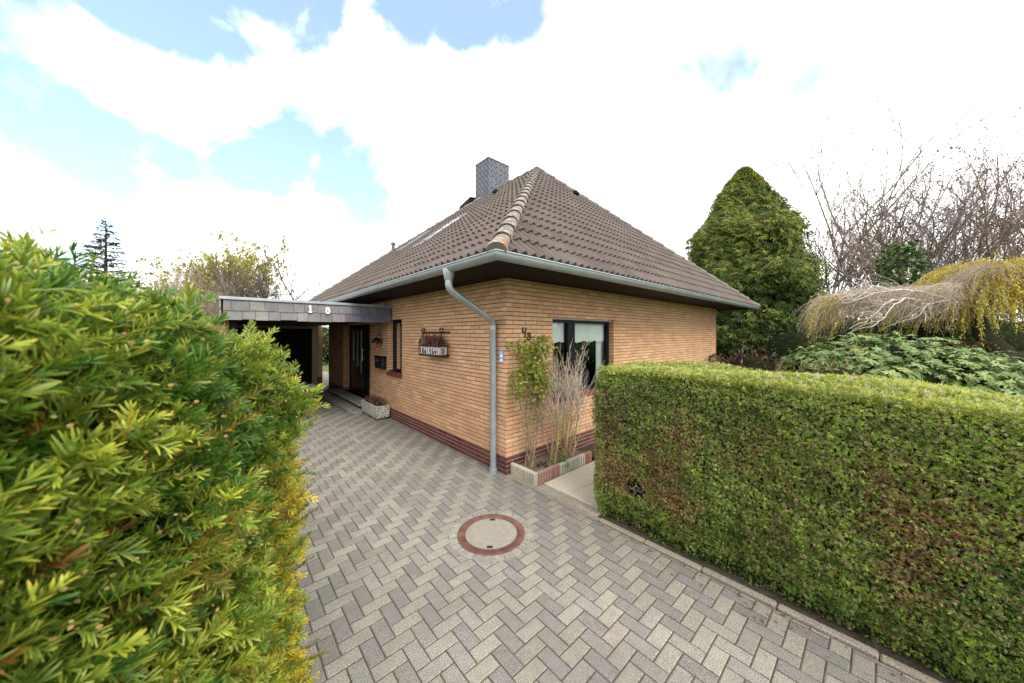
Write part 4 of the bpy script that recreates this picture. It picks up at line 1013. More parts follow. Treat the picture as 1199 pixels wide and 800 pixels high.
# bare hydrangea-like shrub
hb = thing('bare_shrub', 'leafless shrub of pale upright twigs in the bed before the front window', 'shrub', (.9, -.25, .1))
tb = Tubes()
for i in range(26):
    f_ = i/25; s0 = np.array([rng.choice([.70, 1.0, 1.08])+rng.normal(0, .035), -.24+rng.normal(0, .04), .1])
    thick = rng.uniform(.006, .013)
    tgt = np.array([s0[0]+rng.normal(.10, .20), -.25+rng.normal(0, .12), rng.uniform(.55, .95)])
    m = 6; ts = np.linspace(0, 1, m); P = s0+(tgt-s0)*ts[:, None]+rng.normal(0, .012, (m, 3)); P[:, 0] += .04*np.sin(ts*3)*np.sign(tgt[0]-s0[0]); P[0] = s0
    tb.add(P, np.linspace(thick, thick*.6, m), 6, (.34, .28, .12) if rng.random() < .7 else (.30, .24, .17))
    for q in range(4):
        d = np.array([rng.normal(.03, .36), rng.normal(0, .22), 1.]); L = min(rng.uniform(.4, 1.0), 2.0-P[-1][2])
        b_, dd = branch(P[-1-(q > 2)], d, L, 7, .13, up=.08); b_[:, 1] = np.minimum(b_[:, 1], -.03); tb.add(b_, np.linspace(.0055, .0028, 8), 5, (.43, .36, .28) if rng.random() < .7 else (.34, .27, .2))
        for w in range(3):
            k = rng.integers(2, 7); c_, _ = branch(b_[k], d+rng.normal(0, .5, 3), rng.uniform(.08, .25), 3, .1, up=.1); c_[:, 1] = np.minimum(c_[:, 1], -.03); tb.add(c_, np.linspace(.0035, .002, 4), 4, (.45, .38, .31))
tb.add(np.array([[1.04, -.22, .09], [1.05, -.22, .3], [1.08, -.23, .52], [1.13, -.23, .7]]), [.035, .03, .026, .015], 8, (.36, .29, .16))
tb.build('twigs', M['bark'], hb)
# small green weed and house leek
wd = thing('green_weed', 'small bright green leafy weed hanging over the bed edging', 'plant', (.72, -.45, .15))
n = 42; P = np.array([.70, -.44, .14])+rng.normal(0, .035, (n, 3))*np.array([1, 1, .6]); c = colmix((.07, .20, .02), (.18, .36, .05), rng.random(n)); wl = blade(.07, .035, (.3, 1, .8, .1), (0, .35, .7, 1), .3)
V, F, C = inst(*wl, P, frames(rng.normal(0, 1, (n, 3))+np.array([0, -.5, .9])), rng.uniform(.6, 1.2, n), c)
wb = np_mesh('leaves', V, F, C, M['leaf'], wd)
tb = Tubes(); tb.add(np.array([[.72, -.46, .15], [.74, -.52, .17], [.76, -.56, .10], [.78, -.585, .03]]), [.004, .004, .003, .002], 5, (.3, .36, .1)); tb.build('stem', M['bark'], wd)
hl = thing('house_leek', 'clump of dark grey green house leeks on the bed soil by the climber', 'plant', (.38, -.3, .1))
parts = []
for _ in range(11):
    cpos = np.array([.40+rng.normal(0, .07), -.28+rng.normal(0, .045), .115]); k = 16; an = rng.uniform(0, 6.28)+np.arange(k)*2.4; tl = np.linspace(.2, 1.2, k)
    d = np.stack([np.cos(an)*np.cos(tl), np.sin(an)*np.cos(tl), np.sin(tl)], 1); parts.append(inst(*blade(.035, .016, (.6, 1, .7, .1), (0, .4, .8, 1), -.2), np.tile(cpos, (k, 1)), frames(d), np.full(k, rng.uniform(.6, 1.1)), colmix((.06, .085, .06), (.12, .10, .07), rng.random(k))))
V, F, C = join(parts); np_mesh('rosettes', V, F, C, M['gloss_leaf'], hl)

# flowers of the trough
n = 900; P = np.stack([rng.uniform(-.30, -.06, n), rng.uniform(4.2, 5.12, n), rng.uniform(.29, .42, n)], 1); t_ = np.clip(.5+noise3(P, 9, 3), 0, 1)
c = colmix((.16, .035, .04), (.22, .20, .15), (noise3(P*np.array([0, 1, 0]), 16, 8) > .6).astype(float))*rng.uniform(.6, 1.3, (n, 1))
V, F, C = inst(*blade(.05, .010, (.6, 1, .8, .3), (0, .3, .7, 1), .1), P, frames(rng.normal(0, .5, (n, 3))+np.array([0, 0, 1.])), rng.uniform(.7, 1.4, n), c); np_mesh('heather', V, F, C, M['leaf'], tr)

# ------------------------------------------------------------------ things on the walls
hbk = thing('hanging_basket', 'wrought iron wall holder with white lettered box of dry reddish heather on the side wall', 'flower box', (-.12, 2.05, 1.6))
b = MB()
yA, yB = 1.52, 2.24; fr = -.215
b.box(-.03, -.012, 1.50, 2.52, 2.00, 2.03)                                  # top rail
for yc in (1.75, 2.45):
    for s in (-1, 1): b.tube([(-.03, yc+s*(.03+.05*math.sin(a*.7))*math.cos(a), 2.06+.035*math.sin(a)) for a in np.linspace(0, 5.2, 12)], .007, 6)
for s, yc, yd in ((1, 2.36, 2.24), (-1, 1.72, 1.54)):
    b.tube([(-.03, yc, 2.03), (-.10, yc+s*.05, 1.9), (-.2, yd, 1.88), (fr, yd, 1.80)], .011, 6)
for yc in (2.2, 1.98): b.tube([(-.03, yc, 2.02), (-.03, yc-.02, 1.92), (-.1, yc, 1.86), (-.15, yc+.03, 1.8)], .005, 5)
for z in (1.61, 1.78): b.tube([(-.015, yA-.02, z), (fr, yA-.02, z), (fr, yB+.02, z), (-.015, yB+.02, z)], .012, 6)
for yc in np.linspace(yA, yB, 9): b.tube([(fr, yc, 1.61), (fr-.012, yc+.03, 1.69), (fr, yc, 1.78)], .005, 5)
for yc, s in ((yA-.06, -1), (yB+.06, 1)):
    for z in (1.84, 1.68): b.tube([(fr+.05, yc+s*.05*math.cos(a)*(1-a/9), z+.055*math.sin(a)*(1-a/9)) for a in np.linspace(0, 6.5, 14)], .008, 5)
b.box(fr-.01, -.02, yA, yB, 1.595, 1.612)
b.build('iron_frame', M['iron'], hbk)
b = MB(); b.box(fr+.015, -.03, yA+.02, yB-.02, 1.615, 1.765, (.60, .57, .54), .012); box_ = b.build('white_box', M['plain'], hbk)
# hand-lettered words on the box
def letter_paths():
    o = ring(0, .5, .28, .48)
    return {'O': [o], 'n': [[(-.2, .6), (-.2, 0)], ring(0, .35, .2, .25, 180, 0, 6)+[(.2, 0)]], 't': [[(0, .95), (0, .1), (.15, 0)], [(-.18, .62), (.2, .62)]], 'h': [[(-.2, 1), (-.2, 0)], ring(0, .35, .2, .25, 180, 0, 6)+[(.2, 0)]], 'e': [[(-.2, .3), (.2, .32)]+ring(0, .32, .21, .3, 0, 300, 10)]}
LT = letter_paths(); yy = 2.12
for ch in 'On the':
    if ch == ' ': yy -= .09; continue
    h_ = .082; b = MB()
    strokes(b, [[(x*h_, z*h_) for x, z in l] for l in LT[ch]], lambda x, z, k, yy=yy: (fr+.012-k, yy-x*1.3, 1.64+z), .0105, .004); yy -= .098; b.build('letter', M['iron'], box_)
n = 1300; P = np.stack([rng.uniform(-.21, -.05, n), rng.uniform(yA+.03, yB-.03, n), rng.uniform(1.74, 1.93, n)], 1); c = colmix((.14, .06, .05), (.34, .16, .13), rng.random(n)); c[rng.random(n) < .12] = (.30, .20, .14)
V, F, C = inst(*blade(.06, .007, (.6, 1, .8, .3), (0, .3, .7, 1), .1), P, frames(rng.normal(0, .6, (n, 3))+np.array([-.2, 0, 1.])), rng.uniform(.7, 1.5, n), c); np_mesh('heather', V, F, C, M['leaf'], hbk)

mbx = thing('mailbox', 'small black metal mailbox on the brick wall between door and side window', 'mailbox', (-.06, 4.95, 1.27))
y0_, y1_ = px_u(447.5, -.11), px_u(438.5, -.11)
b = MB(); b.box(-.11, -.004, y0_, y1_, 1.135, 1.43, bev=.012); b.build('box', M['black'], mbx)
b = MB(); b.box(-.118, -.004, y0_-.008, y1_+.008, 1.40, 1.445, bev=.008); b.build('lid', M['black_frame'], mbx)
b = MB(); b.lathe([(.014, 0), (.014, .006), (.001, .006)], (0, 0, 0), 12); b.V = [(-.11-z, (y0_+y1_)/2+.05+x, 1.34+y) for x, y, z in b.V]; b.build('lock', M['white_metal'], mbx)
lam = thing('wall_lamp', 'dark wall lantern with red pendant under the carport roof above the mailbox', 'lamp', (-.1, 4.95, 1.8))
ly = px_u(442.5, -.1)
b = MB(); b.box(-.03, -.004, ly-.045, ly+.045, 1.88, 2.24, (.3, .2, .15), .006); b.build('back_plate', M['brick'], lam)
b = MB(); b.lathe([(.001, .10), (.05, .09), (.10, .03), (.125, -.01), (.125, -.03), (.10, -.03)], (-.13, ly, 1.80), 20); b.build('shade', M['black'], lam)
b = MB(); b.tube([(-.03, ly, 1.95), (-.08, ly, 1.97), (-.13, ly, 1.93), (-.13, ly, 1.88)], .012, 8); b.build('arm', M['iron'], lam)
b = MB(); b.lathe([(.001, .0), (.03, -.01), (.032, -.10), (.026, -.13), (.001, -.135)], (-.13, ly-.02, 1.77), 14); b.build('red_pendant', mat('red_paint', (.42, .035, .025), .45), lam)
bell = MB(); by = px_u(433.2, -.01)+.03; bell.box(-.02, -.003, by-.05, by+.03, 1.52, 1.68, (.02, .02, .02), .006); tag(bell.build('doorbell', M['black']), 'small black doorbell plate beside the front door frame', 'doorbell')
plq = thing('utility_plaque', 'small blue and white utility plate on the brick corner beside the downpipe', 'sign', (0, .07, 1.68))
yq0, yq1 = .055, .135
b = MB(); b.box(-.010, -.0025, yq0, yq1, 1.585, 1.755, (.20, .36, .62), .002); b.box(-.0112, -.0102, yq0+.012, yq1-.012, 1.66, 1.70, (.8, .82, .85)); b.box(-.0112, -.0102, yq0+.012, yq1-.012, 1.60, 1.63, (.75, .8, .85)); b.build('plate', M['plain'], plq)
b = MB(); strokes(b, [[(-.02, 0), (.02, 0)], [(0, 0), (0, .03)]], lambda x, z, k: (-.0115-k, .095-x, 1.71+z), .007, .0015); b.build('marking', M['white'], plq)

# things on the inner window sill
def pot(name, label, x, y, r, h, col, z=None):
    t_ = thing(name, label, 'vase' if 'vase' in label else 'pot', (x, y, .97)); b = MB(); b.lathe([(r*.7, 0), (r, h*.35), (r*.95, h*.8), (r*.8, h), (r*.7, h-.01), (r*.6, h*.9)], (x, y, .972), 20, col); b.build('pot', M['plain'], t_); return t_
p1 = pot('plant_pot', 'large white pot with pale plant behind the left window pane', 1.22, .30, .16, .34, (.72, .74, .74))
n = 60; P = np.array([1.20, .30, 1.36])+rng.normal(0, .08, (n, 3)); V, F, C = inst(*blade(.16, .05, (.3, 1, .8, .1), (0, .35, .7, 1), .4), P, frames(rng.normal(0, 1, (n, 3))+np.array([0, 0, .8])), rng.uniform(.6, 1.1, n), colmix((.62, .66, .64), (.75, .77, .75), rng.random(n))); np_mesh('pale_leaves', V, F, C, M['leaf'], p1)
p2 = pot('orchid', 'white pot with green plant and white blossoms behind the right window pane', 2.0, .30, .11, .20, (.65, .66, .66))
tb = Tubes()
for q in range(3): b_, _ = branch((2.0, .30, 1.1), (rng.normal(0, .3), -.05, 1), .62, 6, .12); tb.add(b_, .006, 5, (.1, .18, .05))
tb.build('stalk', M['bark'], p2)
n = 120; P = np.array([2.05, .29, 1.50])+rng.normal(0, 1, (n, 3))*np.array([.13, .05, .15]); V, F, C = inst(*blade(.10, .05, (.3, 1, .8, .1), (0, .35, .7, 1), .3), P, frames(rng.normal(0, 1, (n, 3))), rng.uniform(.6, 1.2, n), np.where(rng.random((n, 1)) < .35, np.array([[.78, .78, .76]]), np.array([[.08, .16, .04]]))); np_mesh('blossoms', V, F, C, M['leaf'], p2)
p3 = pot('window_vase', 'dark vase standing behind the middle of the right window pane', 2.32, .35, .10, .34, (.03, .03, .035))

# woven lattice panels by the front wall
def lattice(name, label, x0, x1, y, zt, loc):
    t_ = thing(name, label, 'trellis', loc, 'lattice panels along the front wall')
    b = MB(); n = 12; top = [(x0+(x1-x0)*i/n, y, zt+.08*math.sin(math.pi*i/n)) for i in range(n+1)]
    b.tube([(x0, y, 0)]+top+[(x1, y, 0)], .022, 6); b.build('frame', M['soffit'], t_)
    b = MB(); w = x1-x0
    for k in range(-6, 9):
        for s in (1, -1):
            P = []
            for i in range(13):
                z = i/12*(zt+.04); x = x0+w*(k/7.)+s*z*.45
                if x0 < x < x1: P.append((x, y-.006*s, z))
            if len(P) > 1: b.tube(P, .012, 5, (.12, .07, .05))
    for s in (0, 1):
        xx = x0 if s == 0 else x1; b.tube([(xx+(.03 if s else -.03)*math.cos(a), y, zt+.02+.06*math.sin(a)) for a in np.linspace(0, 5, 10)], .012, 5, (.12, .07, .05))
    b.build('lattice', M['plain'], t_)
lattice('willow_trellis', 'brown woven lattice panel at the far corner of the front wall', 7.75, 8.75, -.16, 1.28, (8.2, -.16, 0))
lattice('willow_trellis', 'brown lattice top just showing over the hedge by the middle of the front wall', 4.15, 4.75, -.2, 1.27, (4.4, -.2, 0))

# ------------------------------------------------------------------ trees and shrubs
def conifer(name, label, base, Ht, prof, ns, cols, size, tipcol, blades=9, droop=.5, cat='tree'):
    t_ = thing(name, label, cat, tuple(base))
    b = MB(); b.tube([(base[0], base[1], base[2]-.1), (base[0]+.05, base[1], base[2]+Ht*.5), (base[0], base[1], base[2]+Ht*.97)], [Ht*.022, Ht*.012, .02], 8, (.09, .06, .045)); b.build('trunk', M['bark'], t_)
    r = random.Random(5); Vs, Fs, Cs = [], [], []; bb = 0
    for k in range(blades):
        V, F = blade(1*r.uniform(.6, 1), .10, (.5, 1, .75, .15), (0, .3, .7, 1), .28); q = k/(blades-1)
        V = xf(V, az=R_((q-.5)*120), tilt=R_(r.uniform(-20, 20)), roll=R_(r.uniform(-45, 45)), off=(0, 0, 0)); Vs.append(V); Fs.append(F+bb); bb += len(V)
        cc = np.array([[.6, .65, .7]]*4+[[1, 1, 1]]*2+[[1.35, 1.3, 1]]*2)*r.uniform(.8, 1.2); Cs.append(cc)
    T = (np.concatenate(Vs), np.concatenate(Fs), np.concatenate(Cs))
    h = rng.random(ns)**.85; an = rng.uniform(0, 2*math.pi, ns); zz = h*Ht
    rad = np.interp(h, [p[0] for p in prof], [p[1] for p in prof])
    P0 = np.stack([np.cos(an)*3, np.sin(an)*3, zz*1.1], 1)
    clump = .7*noise3(P0, 1.1, 17)+.7*noise3(P0, 2.9, 18)
    rr = rad*np.clip(.90+.12*clump+rng.normal(0, .075, ns)+.18*(rng.random(ns) < .12)-.22*rng.random(ns)**2.5, .3, 1.25)
    P = np.stack([base[0]+rr*np.cos(an), base[1]+rr*np.sin(an), base[2]+zz], 1)
    d = np.stack([np.cos(an), np.sin(an), -droop+rng.normal(0, .3, ns)+.9*(h > .93)], 1)+rng.normal(0, .3, (ns, 3))
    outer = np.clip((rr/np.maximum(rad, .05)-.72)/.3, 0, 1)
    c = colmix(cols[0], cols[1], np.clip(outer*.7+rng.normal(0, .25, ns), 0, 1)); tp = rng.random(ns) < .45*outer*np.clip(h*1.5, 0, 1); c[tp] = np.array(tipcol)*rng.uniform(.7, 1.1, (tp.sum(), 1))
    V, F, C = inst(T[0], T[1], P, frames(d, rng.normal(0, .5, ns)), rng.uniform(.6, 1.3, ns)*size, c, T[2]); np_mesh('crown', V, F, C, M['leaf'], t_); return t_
bc = cw(871, 16, z=-.05)
conifer('cypress_tree', 'tall dense green cypress behind the right corner of the house', bc, 9.95, [(0, 2.3), (.2, 2.62), (.38, 2.65), (.55, 2.35), (.70, 1.85), (.80, 1.38), (.88, .92), (.94, .52), (.975, .25), (1, .03)], 46000, ((.028, .058, .014), (.115, .18, .034)), .25, (.36, .37, .07))
bs = cw(124, 24, z=-.05)
def spruce():
    t_ = thing('spruce_tree', 'dark spruce tip rising far behind the yew hedge', 'tree', tuple(bs)); Ht = 10.3; tb = Tubes(); tb.add(np.array([bs, bs+np.array([0, 0, Ht*.6]), bs+np.array([0, 0, Ht])]), [.18, .1, .015], 6, (.07, .05, .04)); tb.build('trunk', M['bark'], t_)
    tb = Tubes(); Ps = []; Ds = []
    z = Ht-.15
    while z > 3:
        R = (Ht-z)*.42+.12; k = 7
        for q in range(k):
            a = rng.uniform(0, 6.28); L = R*rng.uniform(.75, 1.1); b_, _ = branch(bs+np.array([0, 0, z+rng.uniform(-.1, .1)]), (math.cos(a), math.sin(a), .15), L, 5, .06, droop=.12); tb.add(b_, np.linspace(.025, .008, 6), 4, (.06, .05, .04))
            nn = max(4, int(L*26)); tt = rng.uniform(.15, 1, nn); idx = tt*5; i0 = np.minimum(idx.astype(int), 4); pp = b_[i0]+(b_[i0+1]-b_[i0])*(idx-i0)[:, None]
            Ps.append(pp); Ds.append(np.tile([math.cos(a), math.sin(a), -.1], (nn, 1))+rng.normal(0, .6, (nn, 3))*np.array([1, 1, .5]))
        z -= .30
    tb.build('branches', M['bark'], t_)
    P = np.concatenate(Ps); D_ = np.concatenate(Ds); n = len(P); V, F, C = inst(*blade(.26, .055, (.6, 1, .8, .2), (0, .3, .7, 1), .1), P, frames(D_, rng.uniform(-1, 1, n)), rng.uniform(.6, 1.2, n), colmix((.02, .035, .022), (.05, .075, .05), rng.random(n))); np_mesh('crown', V, F, C, M['leaf'], t_)
spruce()

def bare(name, label, base, Ht, nst, spread, col, lv, leafcol=None, nleaf=0, leafsize=.06, seed=0, twig=.012, kids=(6, 6, 5), r0=.12, group=None, frac=(.55, .72), upb=.10, twigcol=None):
    t_ = thing(name, label, 'tree', tuple(base), group)
    tb = Tubes(); tw = Tubes(); tips = []
    def grow(p, d, L, r, lev):
        n = 6 if lev < 2 else 4
        P, dd = branch(p, d, L, n, .10 if lev < 2 else .16, up=upb*(.6 if lev == 0 else 1)); (tb if lev < 2 else tw).add(P, np.linspace(r, max(r*(.16 if lev == 0 else .4), twig*.5), n+1), 6 if lev < 2 else 3, col if lev < 2 else (twigcol or col))
        if lev >= lv: tips.append(P[-1]); tips.append(P[-2]); return
        for q in range(kids[min(lev, len(kids)-1)]):
            tt = rng.uniform(.3, 1); i = int(tt*n); i = min(i, n); s_ = P[i]
            dv = unit(P[min(i+1, n)]-P[max(i-1, 0)]); perp = unit(np.cross(dv, rng.normal(0, 1, 3))); sp = rng.uniform(.45, .95)
            grow(s_, dv*math.cos(sp)+perp*math.sin(sp), L*rng.uniform(.42, .68), r*rng.uniform(.38, .55), lev+1)
    for k in range(nst):
        a = rng.uniform(0, 6.28); d = np.array([math.cos(a)*spread*rng.uniform(.3, 1), math.sin(a)*spread*rng.uniform(.3, 1), 1.]); s_ = np.array(base)+np.array([math.cos(a), math.sin(a), 0])*.15*nst**.5*(nst > 1)
        grow(s_, d, Ht*rng.uniform(*frac), r0*rng.uniform(.7, 1.1), 0)
    tb.build('trunk', M['bark'], t_); tw.build('twigs', M['bark'], t_)
    if nleaf:
        T_ = np.array(tips); n = nleaf; P = T_[rng.integers(0, len(T_), n)]+rng.normal(0, .05, (n, 3)); c = np.array(leafcol)[rng.integers(0, len(leafcol), n)]*rng.uniform(.6, 1.3, (n, 1))
        V, F, C = inst(*blade(1, .6, (.3, 1, .8, .1), (0, .35, .7, 1), .2), P, frames(rng.normal(0, 1, (n, 3))), rng.uniform(.6, 1.3, n)*leafsize, c); np_mesh('crown', V, F, C, M['leaf'], t_)
    return t_
BK = (.21, .175, .14)
bare('bare_maple', 'slender leafless tree with a few brown seed clusters right of the cypress', cw(953, 19, z=0), 10.8, 1, .02, (.20, .17, .11), 3, [(.10, .06, .04)], 150, .11, kids=(13, 6, 4), r0=.13, twig=.024, upb=.16, frac=(.86, .9), group='slender leafless trees beside the cypress')
bare('bare_maple', 'leafless tree with clustered dry tips leaning between slender tree and thicket', cw(985, 20.5, z=0), 9.6, 2, .10, (.16, .135, .12), 3, [(.07, .055, .05)], 60, .12, kids=(9, 6, 4), r0=.10, twig=.024, upb=.16)
for k, (px, Z, Ht, lab) in enumerate(((1045, 17.5, 9.3, 'leafless many stemmed brown tree behind the ivy covered trunk'), (1100, 16.5, 9.2, 'wide leafless tree with fanning stems above the weeping birch'), (1165, 17, 9.6, 'leafless brown tree spreading at the right edge behind the golden weeping crown'), (1225, 16, 8.2, 'leafless tree reaching in from beyond the right edge'))):
    bare('bare_tree', lab, cw(px, Z, z=0), Ht*1.16, 5, .55, BK, 3, [(.17, .10, .07), (.13, .085, .065), (.2, .14, .1)], 6000, .08, kids=(7, 6, 4), r0=.095, twig=.014, group='leafless trees behind the garden', twigcol=(.28, .22, .19))
# ivy-clad trunk
iv = thing('ivy_trunk', 'tree trunk wrapped in dark green ivy among the leafless trees', 'tree', tuple(cw(1056, 13.6, z=0)))
ib = cw(1056, 13.6, z=0); b = MB(); b.tube([ib, ib+np.array([.05, 0, 3]), ib+np.array([-.05, .1, 6.0])], [.2, .15, .07], 8, (.14, .11, .08)); b.tube([ib+np.array([.05, 0, 4.4]), ib+np.array([.75, -.2, 5.6])], [.06, .03], 6, (.14, .11, .08)); b.build('trunk', M['bark'], iv)
n = 2600; zz = rng.uniform(1, 5.7, n); an = rng.uniform(0, 6.28, n); rr = (.32+.30*np.clip(np.sin(zz*1.9)+.4*np.cos(zz*4.3), 0, 1.2)+.35*np.exp(-((zz-5.0)/.5)**2))*rng.uniform(.5, 1.1, n); P = ib+np.stack([rr*np.cos(an)*1.1+np.where(zz > 4.5, (zz-4.5)*.25*rng.choice([-1, 1, 1], n), 0), rr*np.sin(an), zz], 1)
V, F, C = inst(*blade(.16, .13, (.4, 1, .8, .1), (0, .35, .7, 1), .2), P, frames(rng.normal(0, 1, (n, 3))+np.array([0, 0, -.4])), rng.uniform(.6, 1.2, n), colmix((.02, .05, .012), (.12, .21, .04), rng.random(n)**1.5)); np_mesh('crown', V, F, C, M['gloss_leaf'], iv)

# weeping birch: pale drooping twigs at the left, golden strands at the right
wb = thing('weeping_birch', 'weeping birch with white boughs drooping left and golden catkin strands at right', 'tree', tuple(cw(1165, 10.5, z=0)))
def weeping():
    tk = Tubes(); root = cw(1180, 10.3, z=-.05)
    tp = cw(1148, 10.5, py=345); P = np.array([root, cw(1172, 10.4, py=410), cw(1150, 10.5, py=392), cw(1143, 10.6, py=360), tp]); tk.add(P, [.30, .26, .2, .14, .09], 9, (.055, .05, .035))
    limb = np.array([cw(1172, 10.4, py=415), cw(1195, 10.2, py=416), cw(1230, 10, py=412)]); tk.add(limb, [.16, .13, .1], 8, (.075, .065, .04))
    tk.build('trunk', M['bark'], wb)
    wh = Tubes(); st_ = Tubes(); gl = []; gd = []
    top = cw(1150, 10.6, py=328)
    def strand(p, d, L, col, r=.006, leafy=0, n=7):
        P = [p]; d = unit(np.array(d, float)); q = np.array(p, float)
        for i in range(n):
            d = unit(d+rng.normal(0, .10, 3)+np.array([0, 0, -.34])); q = q+d*L/n; P.append(q)
        P = np.array(P); st_.add(P, np.linspace(r, r*.5, n+1), 3, col)
        if leafy:
            k = int(L*leafy); tt = rng.uniform(.1, 1, k)*n; i0 = np.minimum(tt.astype(int), n-1); gl.append(P[i0]+(P[i0+1]-P[i0])*(tt-i0)[:, None]+rng.normal(0, .02, (k, 3))); gd.append(np.tile(col, (k, 1)))
    # white boughs
    bough = [cw(1108, 9.4, py=350), cw(1080, 9.0, py=341), cw(1050, 8.8, py=339), cw(1020, 8.7, py=344), cw(990, 8.6, py=356)]
    for (pts, r) in ((bough, .05), ([cw(1077, 9.0, py=352), cw(1060, 8.7, py=349), cw(1045, 8.55, py=358), cw(1034, 8.45, py=374), cw(1020, 8.4, py=384)], .034), ([cw(1066, 8.9, py=350), cw(1040, 8.6, py=352), cw(1024, 8.5, py=368), cw(1012, 8.45, py=380)], .033), ([cw(1045, 8.8, py=341), cw(1022, 8.7, py=334), cw(1010, 8.6, py=345), cw(998, 8.5, py=352)], .03), ([cw(1110, 9.3, py=352), cw(1090, 8.8, py=355), cw(1072, 8.6, py=372)], .03), ([cw(1022, 9.5, py=338), cw(1015, 9.4, py=330)], .03)):
        pts = np.array(pts); m = 12; tt = np.linspace(0, len(pts)-1, m); P = np.stack([np.interp(tt, np.arange(len(pts)), pts[:, k]) for k in range(3)], 1)+rng.normal(0, .012, (m, 3)); wh.add(P, np.linspace(r*.62, r*.2, m), 5, (.50, .46, .42))
        for q in range(16):
            i = rng.integers(2, m); b_, _ = branch(P[i], (RX[0]*-1+rng.normal(0, .5), RX[1]*-1+rng.normal(0, .5), rng.normal(.2, .4)), rng.uniform(.3, .8), 4, .2, droop=.3); wh.add(b_, np.linspace(.009, .004, 5), 4, (.46, .41, .37))
    wh.build('white_boughs', M['bark'], wb)
    # left drooping mass
    for _ in range(2100):
        px = 962+rng.random()*165; Z = rng.uniform(8.7, 10.8); yt = np.interp(px, [940, 975, 1020, 1080, 1130], [362, 345, 338, 336, 330])+rng.exponential(7)
        p = cw(px, Z, py=yt); side = -RX*rng.uniform(.2, 1.3)+FW*rng.normal(0, .5)
        c = np.array([(.25, .20, .165), (.32, .26, .22), (.23, .19, .14), (.28, .23, .15)][rng.integers(0, 4)])
        strand(p, (side[0]*1.1, side[1]*1.1, rng.normal(.2, .3)), rng.uniform(.4, 1.05), c*1.3, .0055, 0)
    for _ in range(200):
        px = rng.choice([rng.uniform(965, 995), rng.uniform(965, 1060)]); Z = rng.uniform(8.7, 10); p = cw(px, Z, py=np.interp(px, [940, 985, 1060], [350, 345, 350])+rng.exponential(8)); strand(p, (-RX[0]*.6, -RX[1]*.6, .1), rng.uniform(.7, 1.2), np.array([.27, .22, .06]), .005, 14)
    # golden dome
    for _ in range(2300):
        a = rng.uniform(0, 6.28); s_ = rng.random()**.6; ctr = cw(1163, 10.5, z=4.15); R = 1.5
        p = ctr+np.array([R*s_*math.cos(a), R*s_*math.sin(a), -.30*s_**2-1.0*s_**4+rng.normal(0, .12)])
        c = np.array([(.36, .29, .04), (.42, .34, .045), (.29, .24, .055), (.34, .28, .12)][rng.integers(0, 4)])
        strand(p, (math.cos(a)*.6, math.sin(a)*.6, .2), rng.uniform(.8, 1.75), c*.95, .005, 26)
    for _ in range(700): # pinkish new twigs on the dome's crown
        px = rng.uniform(1085, 1199); p = cw(px, rng.uniform(9.3, 10.8), py=np.interp(px, [1085, 1130, 1160, 1199], [345, 318, 306, 312])+rng.exponential(8)); strand(p, (rng.normal(0, .6)-RX[0]*.5, rng.normal(0, .6)-RX[1]*.5, .3), rng.uniform(.4, 1), np.array([.33, .25, .2]), .005)
    st_.build('hanging_twigs', M['bark'], wb)
    P = np.concatenate(gl); c = np.concatenate(gd)*1.5; n = len(P); V, F, C = inst(*blade(.055, .028, (.4, 1, .8, .2), (0, .35, .7, 1), .1), P, frames(rng.normal(0, .5, (n, 3))+np.array([0, 0, -1.])), rng.uniform(.6, 1.3, n), c*rng.uniform(.7, 1.25, (n, 1))); np_mesh('catkins', V, F, C, M['leaf'], wb)
weeping()

